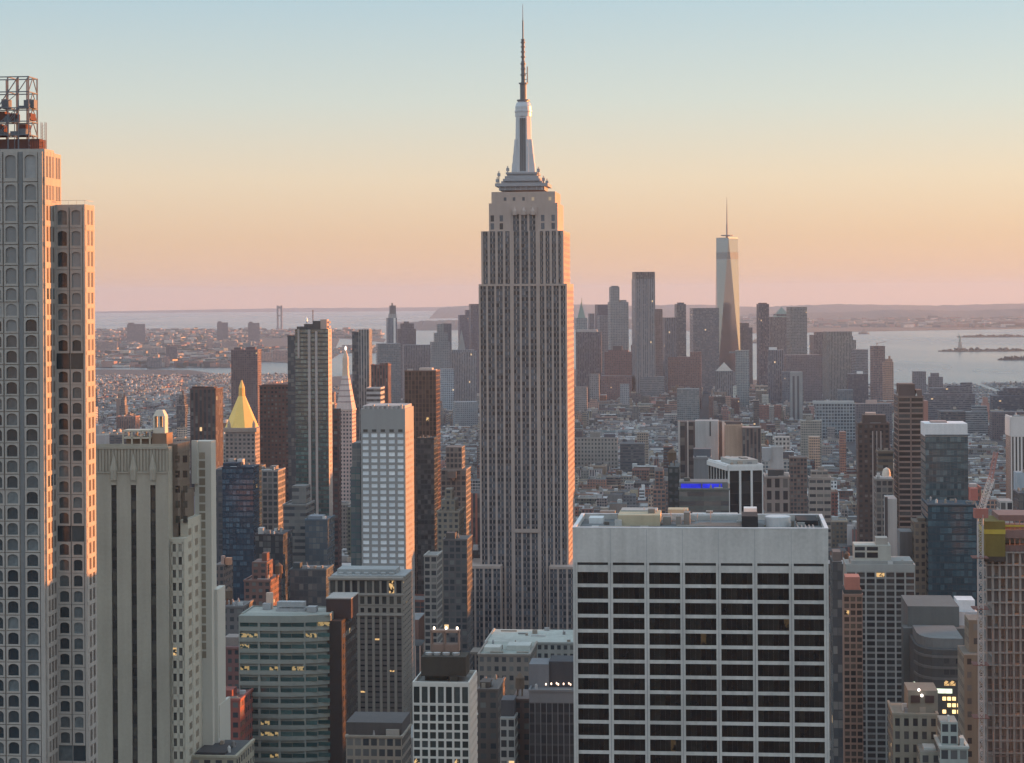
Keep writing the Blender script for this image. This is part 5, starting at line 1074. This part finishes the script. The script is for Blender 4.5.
far('russet_block', 'russet block left of the pale gridded block and below the glass office slab', 668, 701, 357, 5000, (.19, .12, .115), tiers=[(690, 701, 352, 3, 30)], D=40, th=TH)
far('pale_gridded_far_block', 'greenish grey block with fine grid in front of the russet block', 677, 699, 389, 4300, (.26, .26, .24), W3(GRIDW, .3), D=30, th=TH)
far('white_peaked_block', 'grey block with pale peaked roof below the tapering glass skyscraper', 715, 733, 371, 4600, (.19, .19, .195), W3(VERT, .2), bulk=[(716, 732, 362.5, 2, 30, (.42, .38, .34), 'pyr')], D=34, th=TH)
far('pale_green_block', 'pale greenish slab below the tapering glass skyscraper', 735.5, 749, 350.5, 5000, (.31, .33, .31), W3(GRIDW, .5), tiers=[(729, 737, 353, 6, 26, (.28, .34, .35), W3(CURT, .7))], D=34, th=TH)
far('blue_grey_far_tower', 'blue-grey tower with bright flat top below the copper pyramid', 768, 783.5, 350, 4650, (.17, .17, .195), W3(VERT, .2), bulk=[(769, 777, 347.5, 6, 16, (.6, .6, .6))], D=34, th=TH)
far('slate_far_block', 'slate block right of the blue-grey tower with bright flat top', 782, 797, 372, 4600, (.13, .14, .155), D=30, th=TH)
far('arched_tan_tower', 'tan tower with two tall dark openings, below the brown hazy pair', 790.5, 802.5, 372, 4400, (.33, .30, .27), W3(NONE), edge=[(792.5, 794.6, 376, .3, (.07, .07, .08)), (797, 799, 376, .3, (.07, .07, .08))], D=26, th=TH)
far('dark_box_block', 'dark brown box with white rooftop light below the massive tan stepped tower', 848, 868, 374, 4300, (.11, .095, .105), bulk=[(857, 863, 371.5, 6, 10, (.8, .75, .72))], D=40, th=TH)
far('grid_loft', 'long grey loft with rows of pale gridded windows, middle right', 816, 855.5, 403.5, 3850, (.33, .33, .32), W3(GRIDW, .12), bulk=[(816, 854, 401, 4, 12, (.42, .43, .42)), (813, 816.5, 401, 0, 20, (.42, .43, .43))], D=30, th=TH, pitch=(5.2, 6.0))
far('glassy_mid_block', 'blue-grey glass block between the grid loft and the dark brown box', 838, 853, 390, 4250, (.17, .20, .22), W3(CURT, .5), D=26, th=TH)
far('brown_midblock', 'brown block with brightly sunlit roof machinery left of the banded brown tower', 856, 892, 404, 3600, (.17, .14, .14), bulk=[(866, 877, 400, 4, 8, (.5, .36, .32))], D=36, th=TH)
far('grey_brown_slab_pair', 'grey-brown block with flat top at the river, right of the banded brown tower', 913, 926, 371.5, 4900, (.20, .175, .175), D=28, th=TH)
far('pink_stepped_block', 'pinkish stepped block at the river edge beside the long brown terraced mass', 929, 943, 377, 4950, (.25, .20, .19), tiers=[(931, 939, 373, 4, 16)], D=28, th=TH)
far('terraced_brown_mass', 'long brown terraced mass with level bands by the river, right', 925, 975, 394, 4400, (.20, .165, .165), W3(RIBBON, .2), tiers=[(930, 972, 388, 8, 30), (947, 966, 385.5, 12, 20), (961, 972, 382.5, 14, 14)], D=50, th=TH)
far('terraced_slate_mass', 'dark slate terraced mass by the river at the right edge', 993, 1040, 396, 4300, (.11, .11, .125), W3(RIBBON, .15), tiers=[(999, 1038, 391, 6, 30), (1004, 1036, 388, 10, 20)], D=50, th=TH)
far('cream_banded_block', 'cream banded block between the two terraced masses', 964, 988, 412, 4000, (.30, .27, .25), W3(RIBBON, .2), tiers=[(972, 987, 406, 6, 16)], D=40, th=TH)
far('maroon_foot_block', 'dull maroon block below the dark slate terraced mass', 992, 1030, 412, 3900, (.15, .12, .125), D=40, th=TH)

# tapering glass skyscraper with eight triangular facets
base = at(727.6, 330, 5870); rt = empty('tapering_glass_skyscraper', (base.x, 5870, 0), R(2.5))
tag(rt, 'tall tapering glass skyscraper of triangular facets with a thin mast, on the downtown skyline', 'building'); HERO.append((716, 739, 236, 5870))
s_ = 5870 / F; zt = at(726, 238.5, 5870).z; zb = 56.0; hw = 31.0
FAC = glass((.05, .065, .08), (.07, .08, .095), .08, 2.9, 0, metal=0.0)
p = MB(); p.box(-hw, hw, -hw, hw, 0, zb); p.build('base', wall((.17, .19, .21), .4), rt)
B4 = [(-hw, -hw), (hw, -hw), (hw, hw), (-hw, hw)]; r_ = hw * .96; T4 = [(0, -r_), (r_, 0), (0, r_), (-r_, 0)]
for k in range(4):
    p = MB(); p.face([(*B4[k], zb), (*B4[(k + 1) % 4], zb), (*T4[k], zt)]); p.build('facet', FAC, rt)
    p = MB(); p.face([(*B4[(k + 1) % 4], zb), (*T4[(k + 1) % 4], zt), (*T4[k], zt)]); p.build('facet', FAC, rt)
p = MB(); p.prism(T4, zt - 1, zt + 2); p.build('parapet', wall((.3, .32, .34), .4), rt)
for z0, z1 in ((zt - 57, zt - 38),):
    p = MB(); f = lambda z: (z - zb) / (zt - zb); 
    def ring(z, e):
        t = f(z); out = []
        for k in range(4):
            a, c2 = Vector(B4[k]), Vector(B4[(k + 1) % 4]); tp, tq = Vector(T4[k - 1]), Vector(T4[k])
            out += [tuple(a.lerp(tp, t) * e), tuple(a.lerp(tq, t) * e)]
        return out
    p.prism(ring(z0, 1.008), z0, z1, ring(z1, 1.008)); p.build('service_band', glass((.10, .11, .12), (.13, .14, .15), .12, 1.9, 0, metal=0.0), rt)
p = MB(); p.lathe([(3, zt), (3, zt + 6), (17, zt + 7), (17, zt + 9.5), (2.6, zt + 10), (2.2, zt + 40), (1.6, zt + 41), (1.2, zt + 75), (.3, at(725.5, 197, 5870).z)], 0, 0, 10); p.build('mast', wall((.24, .22, .22), .5), rt)

# statue on its island, ferries, bridge tower
sb = at(960, 350, on_ground(960, 350).y); st = tag(empty('harbour_statue', (sb.x, sb.y, 0)), 'small far statue on a tall pedestal on the low harbour island at right', 'statue')
k = sb.y / F; H = (350 - 332.5) * k
p = MB(); p.prism([(r * math.cos(t), r * math.sin(t)) for t, r in [(2 * math.pi * i / 22, (11 if i % 2 else 8) * k * .55) for i in range(22)]], 0, H * .12); p.build('star_fort', wall((.25, .23, .2)), st)
p = MB(); q0, q1 = H * .11, H * .07; p.prism([(-q0, -q0), (q0, -q0), (q0, q0), (-q0, q0)], H * .12, H * .45, [(-q1, -q1), (q1, -q1), (q1, q1), (-q1, q1)]); p.box(-q1 * 1.25, q1 * 1.25, -q1 * 1.25, q1 * 1.25, H * .43, H * .46); p.build('pedestal', wall((.33, .30, .26)), st)
p = MB(); p.lathe([(H * .065, H * .46), (H * .06, H * .6), (H * .05, H * .72), (H * .055, H * .77), (H * .02, H * .80), (H * .026, H * .82), (H * .026, H * .85), (.5, H * .875)], 0, 0, 12); p.bar((-H * .05, 0, H * .75), (-H * .075, 0, H * .92), H * .014, 6); p.lathe([(H * .012, H * .92), (H * .022, H * .94), (.3, H * .99)], -H * .077, 0, 6); p.bar((H * .05, -H * .02, H * .74), (H * .055, -H * .05, H * .66), H * .018, 6); p.build('figure', wall((.19, .27, .24)), st)
def ferry(label, px, py, L):
    o = on_ground(px, py); r = tag(empty('ferry', (o.x, o.y, -2), R(20)), label, 'boat'); h = L * .12
    p = MB(); p.prism([(-L / 2, -h), (L * .3, -h), (L / 2, 0), (L * .3, h), (-L / 2, h)], 0, h * .8, [(-L / 2 - 1, -h * 1.1), (L * .32, -h * 1.1), (L / 2 + 2, 0), (L * .32, h * 1.1), (-L / 2 - 1, h * 1.1)]); p.build('hull', wall((.12, .10, .10)), r)
    p = MB(); p.box(-L * .4, L * .25, -h * .8, h * .8, h * .8, h * 2.0); p.box(-L * .2, L * .15, -h * .6, h * .6, h * 2.0, h * 2.8); p.build('cabin', wall((.30, .27, .25)), r)
    p = MB(); p.bar((-L * .1, 0, h * 2.7), (-L * .1, 0, h * 4), h * .22, 8); p.build('funnel', wall((.2, .12, .1)), r)
ferry('tiny dark ferry on the open water right of the downtown towers', 864, 333.5, 75)
ferry('tiny boat in the strip of water beside the dark flared tower', 756, 342.5, 55)
bt = at(279.5, 323, 16500); r = tag(empty('bridge_tower', (bt.x, 16500, 0)), 'grey suspension bridge tower standing on the far left horizon', 'bridge tower')
k = 16500 / F; zt = at(279.5, 305.5, 16500).z
for sg in (-1, 1):
    p = MB(); p.box(sg * 1.9 * k - .9 * k, sg * 1.9 * k + .9 * k, 0, 20, 0, zt); p.build('leg', wall((.22, .21, .22)), r)
p = MB(); p.box(-1.1 * k, 1.1 * k, 1, 19, zt - 3.2 * k, zt - .6 * k); p.box(-1.1 * k, 1.1 * k, 1, 19, zt - 11 * k, zt - 9.5 * k); p.build('portal_beam', wall((.22, .21, .22)), r)
# larger blocks of the far left shore; pink and orange walls hold painted sunlight
FARL = [('far_block', 'twin hazy slab blocks on the far shore near the left edge', 127, 145, 324, 12500, (.17, .15, .16)), ('far_block', 'square dark block on the far shore left of the bridge tower', 217, 228, 322.5, 12800, (.15, .13, .14)),
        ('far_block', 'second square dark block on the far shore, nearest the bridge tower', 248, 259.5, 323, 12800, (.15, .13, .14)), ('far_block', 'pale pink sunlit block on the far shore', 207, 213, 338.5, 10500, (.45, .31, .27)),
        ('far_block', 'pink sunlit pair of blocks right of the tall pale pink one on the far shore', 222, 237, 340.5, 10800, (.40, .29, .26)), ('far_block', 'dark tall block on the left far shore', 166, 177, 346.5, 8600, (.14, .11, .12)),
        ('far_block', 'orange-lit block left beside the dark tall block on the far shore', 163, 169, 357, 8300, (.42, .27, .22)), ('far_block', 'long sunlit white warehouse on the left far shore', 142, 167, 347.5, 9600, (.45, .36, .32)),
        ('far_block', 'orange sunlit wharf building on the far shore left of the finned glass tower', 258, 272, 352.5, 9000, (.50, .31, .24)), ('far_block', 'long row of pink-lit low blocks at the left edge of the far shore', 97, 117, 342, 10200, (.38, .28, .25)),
        ('far_block', 'pale sunlit wharf sheds right of the orange wharf building', 273, 290, 350.5, 9100, (.45, .30, .25)), ('far_block', 'grey hazy block at the left edge below the pink-lit row', 147, 162, 358, 8200, (.2, .19, .2))]
for nm, lb, xl, xr, yt, Y, col in FARL:
    far(nm, lb, xl, xr, yt, Y, col, W3(GRIDW, .2), D=40, pitch=(6, 5), bulk=[(xl + 1, xl + (xr - xl) * .4, yt - 1.3, 5, 20)])

# ------------------------------------------------------------------ ordinary city buildings
r = random.Random(77)
PAL = [(.24, .115, .09), (.19, .105, .085), (.31, .185, .145), (.37, .285, .22), (.42, .345, .27), (.29, .255, .23), (.36, .335, .31), (.19, .185, .185), (.50, .47, .43), (.10, .09, .09), (.34, .205, .165), (.25, .215, .185), (.17, .225, .235)]
NAMES = ['dark red brick', 'brown brick', 'reddish tan', 'tan', 'beige', 'grey stone', 'light grey', 'slate grey', 'whitish', 'blackish', 'pinkish brick', 'dull brown', 'teal grey']
ROOFS = [(.06, .06, .063), (.09, .09, .093), (.15, .15, .15), (.28, .285, .29), (.12, .105, .095), (.075, .085, .09), (.05, .05, .052), (.42, .42, .42)]
def taken(a0, a1, b0, b1):
    for f in FOOT:
        if a0 < f[1] + 2 and a1 > f[0] - 2 and b0 < f[3] + 2 and b1 > f[2] - 2: return True
    return False
def env(px, Y):
    """nothing ordinary may rise above this picture row: keeps the skyline the photograph has"""
    if px < 97: lim = 385
    elif px < 300: lim = 392
    elif px < 480: lim = 398
    elif px < 575: lim = 400
    elif px < 800: lim = 384
    elif px < 920: lim = 400
    else: lim = 402
    if Y < 950: lim = max(lim, 762)
    elif Y < 1330 and 430 < px < 640: lim = 655
    elif Y < 1500: lim = max(lim, 560)
    elif Y < 2200: lim = max(lim, 470 if px > 420 else 490)
    elif Y < 3000: lim = max(lim, 425)
    return lim
lots = []
ave = [-2400 + 262 * k for k in range(26)]
for ai, A0 in enumerate(ave):
    for bi in range(8, 94):
        B0 = 80 * bi; a = A0 + 15
        mid = grid(A0 + 120, B0 + 40)
        if mid.y < 600 or mid.y > (7300 if mid.x < -700 else 6350): continue
        if mid.x < -.30 * mid.y - 150 or mid.x > .26 * mid.y + 900: continue
        for half in (0, 1):
            a = A0 + 14
            while a < A0 + 246:
                wd = r.choice((9, 11, 14, 17, 21, 27, 34, 46, 60)) if mid.y < 4200 else r.choice((14, 18, 24, 32, 44))
                if a + wd > A0 + 250: wd = A0 + 250 - a
                if wd < 7: break
                b0 = B0 + 9 + half * 32; b1 = b0 + 29 - r.choice((0, 2, 5, 8)) * (1 if half == 0 else 1)
                if half == 1: b0, b1 = B0 + 71 - (b1 - b0), B0 + 71
                lots.append((a, a + wd - .4, b0, b1)); a += wd
BUILT = []
for (a0, a1, b0, b1) in lots:
    if taken(a0, a1, b0, b1): continue
    c = grid((a0 + a1) / 2, (b0 + b1) / 2); Y = c.y
    q = project((c.x, Y, 0)); px = q[0]
    base, sg = (44, .45) if Y < 1700 else (34, .45) if Y < 2600 else (31, .55) if Y < 3600 else (26, .55) if Y < 4700 else (30, .5)
    if px < 330 and Y > 2600: base *= .8
    if px > 1050: base, sg = 44, .5       # the west side beyond the frame, whose blocks throw the long evening shade
    h = base * math.exp(r.gauss(0, sg)); h = max(8, min(h, 150))
    if 1900 < Y < 4700: h *= 1.22
    if a1 - a0 > 36: h = max(h * 1.35, 30)
    if r.random() < .05: h *= 1.6
    if px > 1050: h = min(h, 150)
    if -20 < px < 1050:
        for _ in range(30):
            if project((c.x, Y, h))[1] < env(px, Y) + r.uniform(0, 10): h *= .86
            else: break
        # do not stand in front of a placed building's visible top
        y1 = project((c.x, Y, h))[1]; hw = (a1 - a0) / 2 / Y * F
        for (hx0, hx1, hy, hY) in HERO:
            if hY > Y + 5 and px + hw > hx0 and px - hw < hx1:
                lim = hy + min(90, 24 * (hY - Y) / 300 + (30 if hY < 2400 else 14))
                if hY < 1500: lim = hy + 150
                if y1 < lim:
                    zl = CAMZ - (lim - CY) / F * Y; h = max(6, min(h, zl)); y1 = project((c.x, Y, h))[1]
    ci = r.choices(range(len(PAL)), (5, 6, 6, 7, 6, 7, 7, 6, 5, 3, 5, 6, 2))[0]
    kk = math.exp(r.gauss(-.1, .42)); col = tuple(min(.7, max(.02, v * kk * r.uniform(.93, 1.07))) for v in PAL[ci]); st = r.choices((PUNCH, GRIDW, RIBBON, VERT, CURT, NONE), (9, 5, 2, 2, 1, 2))[0]
    BUILT.append(dict(a0=a0, a1=a1, b0=b0, b1=b1, h=h, ci=ci, col=col, st=st, Y=Y, px=px, py=project((c.x, Y, h))[1], roof=r.choice(ROOFS), step=r.random() < .3, bulk=r.random() < .85, tank=r.random() < .28, c=c, rs=r.random(), seed=r.random()))
def covered(d):
    for (hx0, hx1, hy, hY) in HERO:
        if hY < d['Y'] and hx0 - 1 < d['px'] < hx1 + 1 and d['py'] > hy + 1: return True
    return False
# hide-test against nearer ordinary roofs, column by column
front = {}
for d in sorted(BUILT, key=lambda d: d['Y']):
    hw = (d['a1'] - d['a0']) / 2 / d['Y'] * F; cols_ = range(int((d['px'] - hw) // 3), int((d['px'] + hw) // 3) + 1)
    vis = sum(max(0, min(front.get(k, 763), 763) - d['py']) for k in cols_) * 3
    roofpx = (project((d['c'].x, d['Y'] - (d['b1'] - d['b0']) / 2, d['h']))[1] - project((d['c'].x, d['Y'] + (d['b1'] - d['b0']) / 2, d['h']))[1])
    d['score'] = 0 if (not 2 < d['px'] < 1022 or covered(d)) else min(vis, (2 * hw) * (d['h'] / d['Y'] * F)) + roofpx * hw
    for k in cols_: front[k] = min(front.get(k, 763), d['py'])
top = sorted([d for d in BUILT if d['score'] > 0], key=lambda d: -d['score'])[:215]
topset = set(id(d) for d in top)
def fill(mb, d, M=None, simple=False):
    x0, x1, y0, y1 = (d['a0'], d['a1'], d['b0'], d['b1'])
    if not simple: x0, x1, y0, y1 = 0, d['a1'] - d['a0'], 0, d['b1'] - d['b0']
    w3 = (*d['st'], .1 + .3 * d['rs']); h = d['h']
    mb.cbox(x0, x1, y0, y1, 0, h, d['col'], w3, (2.6 + 1.4 * d['rs'], 3.4 + .5 * d['rs']), d['roof'], M)
    if d['step'] and h > 22:
        k = .18; mb.cbox(x0 + (x1 - x0) * k, x1 - (x1 - x0) * k, y0 + (y1 - y0) * k, y1 - 1, h, h * 1.18 + 2, d['col'], w3, (3, 3.6), d['roof'], M)
def bulkhead(d, rr, x0, x1, y0, y1):
    w, l = (x1 - x0), (y1 - y0); bx = x0 + w * rr.uniform(.1, .5); by = y0 + l * rr.uniform(.2, .5)
    return bx, bx + min(w * .4, rr.uniform(3, 7)), by, by + min(l * .4, rr.uniform(3, 8)), rr.uniform(2.4, 5)
stuff = MB(); Mg = Matrix.Rotation(-TH, 4, 'Z')
for d in BUILT:
    if id(d) in topset: continue
    fill(stuff, d, Mg, True); rr = random.Random(d['seed'])
    if d['bulk'] and d['px'] < 1060:
        for _ in range(2 if d['Y'] < 4500 else 1):
            q = bulkhead(d, rr, d['a0'], d['a1'], d['b0'], d['b1']); e = d['h'] * (1.18 if d['step'] and d['h'] > 22 else 1) + (2 if d['step'] and d['h'] > 22 else 0)
            stuff.cbox(q[0], q[1], q[2], q[3], d['h'] - .1, e + q[4], rr.choice((d['col'], (.5, .5, .5), (.3, .29, .28), (.12, .12, .12), (.42, .36, .3))), (0, 0, 0), (3, 3), None, Mg)
tag(stuff.build('city_blocks', CITY, attrs=True), 'mass of ordinary rooftops filling the city down to the harbour', 'buildings', kind='stuff')
# far shore: thousands of small houses, one object
sh_ = MB(); rr = random.Random(5)
for _ in range(5200):
    px = rr.uniform(60, 380) if rr.random() < .72 else rr.uniform(740, 1060)
    if px < 400:
        py = 331 + (rr.random() ** 1.5) * 36
        if 258 < px < 380 and 338 < py < 369 and not (349 < py < 353): continue
    else: py = rr.uniform(313, 327.5)
    g = on_ground(px, py); h = rr.choice((8, 10, 12, 16, 22)) * (1.4 if rr.random() < .06 else 1); w = rr.uniform(12, 60); l = rr.uniform(15, 50)
    if px > 400: w *= 2.0; h *= 1.4
    c = rr.choice(PAL + [(.5, .46, .43), (.09, .10, .07), (.07, .085, .06), (.08, .09, .065), (.06, .065, .055), (.07, .07, .06)]); M = Matrix.Translation((g.x, g.y, 0)) @ Matrix.Rotation(rr.uniform(-.5, .5), 4, 'Z')
    sh_.cbox(-w / 2, w / 2, -l / 2, l / 2, 0, h, c, (0, 0, 0) if rr.random() < .5 else (*GRIDW, .2), (5, 4), rr.choice(ROOFS), M)
tag(sh_.build('far_shore_houses', CITY, attrs=True), 'hazy mass of small houses and trees on the far shores', 'houses', kind='stuff')
# the ordinary buildings that show largest, each one a thing
def where(d):
    px, Y = d['px'], d['Y']
    if px < 97: s = 'behind the arched tower'
    elif px < 215: s = 'beyond beige slotted tower'
    elif px < 300: s = 'around gold pyramid tower'
    elif px < 350: s = 'behind finned glass tower'
    elif px < 410: s = 'behind white gridded tower'
    elif px < 478: s = 'left of spired skyscraper'
    elif px < 640: s = 'right of spired skyscraper'
    elif px < 740: s = 'beyond the blue-lit roof'
    elif px < 830: s = 'beyond the white-piered tower'
    elif px < 900: s = 'left of banded brown tower'
    elif px < 972: s = 'around white-crowned tower'
    else: s = 'near the right edge'
    return s
groups = {}
for d in top:
    tall = 'low' if d['h'] < 22 else 'midrise' if d['h'] < 48 else 'tall'
    d['noun'] = f"{tall} {NAMES[d['ci']]} building" + (' with tank' if d['tank'] else '')
    d['key'] = d['noun'] + ' ' + where(d); groups.setdefault(d['key'], []).append(d)
ORD = ['leftmost', 'second from left', 'third from left', 'fourth from left', 'fifth from left', 'sixth from left', 'seventh from left', 'eighth from left', 'ninth from left']
NUM = {2: 'two', 3: 'three', 4: 'four', 5: 'five', 6: 'six', 7: 'seven', 8: 'eight', 9: 'nine'}
for k, L in groups.items():
    L.sort(key=lambda d: d['px'])
    for i, d in enumerate(L):
        if len(L) == 1: d['label'] = k
        else: d['label'] = ('left one' if i == 0 else 'right one') + ' of two: ' + k if len(L) == 2 else ORD[min(i, 8)] + f' of {NUM.get(len(L), "many")}: ' + k
for d in top:
    mb = MB(); fill(mb, d); o = grid(d['a0'], d['b0'])
    root = tag(empty('city_building', o, -TH), d['label'], 'building', 'ordinary city buildings')
    mb.build('wall', CITY, root, attrs=True); rr = random.Random(d['seed']); w, l = d['a1'] - d['a0'], d['b1'] - d['b0']
    st2 = d['step'] and d['h'] > 22; zt = d['h'] * 1.18 + 2 if st2 else d['h']
    p = MB(); e = .35; h0, h1 = d['h'] - .5, d['h'] + 1.0
    p.box(-.1, w + .1, -.1, e, h0, h1); p.box(-.1, e, e, l - e, h0, h1); p.box(w - e, w + .1, e, l - e, h0, h1); p.box(-.1, w + .1, l - e, l + .1, h0, h1); p.build('parapet', wall(tuple(round(min(.7, c * 1.15 + .02), 2) for c in PAL[d['ci']])), root)
    if d['bulk']:
        for _ in range(rr.choice((1, 2, 3))):
            q = bulkhead(d, rr, 0, w, 0, l); p = MB(); p.box(q[0], q[1], q[2], q[3], d['h'] - .1, zt + q[4] * rr.uniform(.5, 1)); p.build('roof_house', wall(rr.choice(((.5, .5, .49), (.3, .29, .28), (.14, .14, .145), (.36, .31, .26)))), root)
    if d['tank']:
        class _B: pass
        q = _B(); q.root = root; tank(q, w * rr.uniform(.3, .7), l * rr.uniform(.3, .6), zt, 1.9)

# unseen tower added west of the frame to shade the slotted tower's lower half
ob = MB(); ob.cbox(0, 60, 0, 70, 0, 247, (.24, .24, .25), W3(CURT, .3), (3, 3.8)); obr = tag(empty('added_shade_tower', (352, 800, 0), -TH), 'plain grey glass office tower standing west of the view', 'building')
ob.build('wall', CITY, obr, attrs=True); ob = MB(); ob.box(15, 45, 15, 50, 246.9, 254); ob.build('roof_house', wall((.2, .2, .2)), obr)

# ------------------------------------------------------------------ evening haze
hz = MB(); hz.box(-45000, 45000, -2500, 46500, -8, 475)
hm = bpy.data.materials.new('haze_air'); hm.use_nodes = True; nt = hm.node_tree; nt.nodes.clear()
ho = nt.nodes.new('ShaderNodeOutputMaterial'); pv = nt.nodes.new('ShaderNodeVolumePrincipled')
pv.inputs['Density'].default_value = 2.8e-5; pv.inputs['Color'].default_value = (.47, .63, .86, 1); pv.inputs['Anisotropy'].default_value = .2
nt.links.new(pv.outputs[0], ho.inputs['Volume'])
tag(hz.build('haze', hm), kind='stuff')
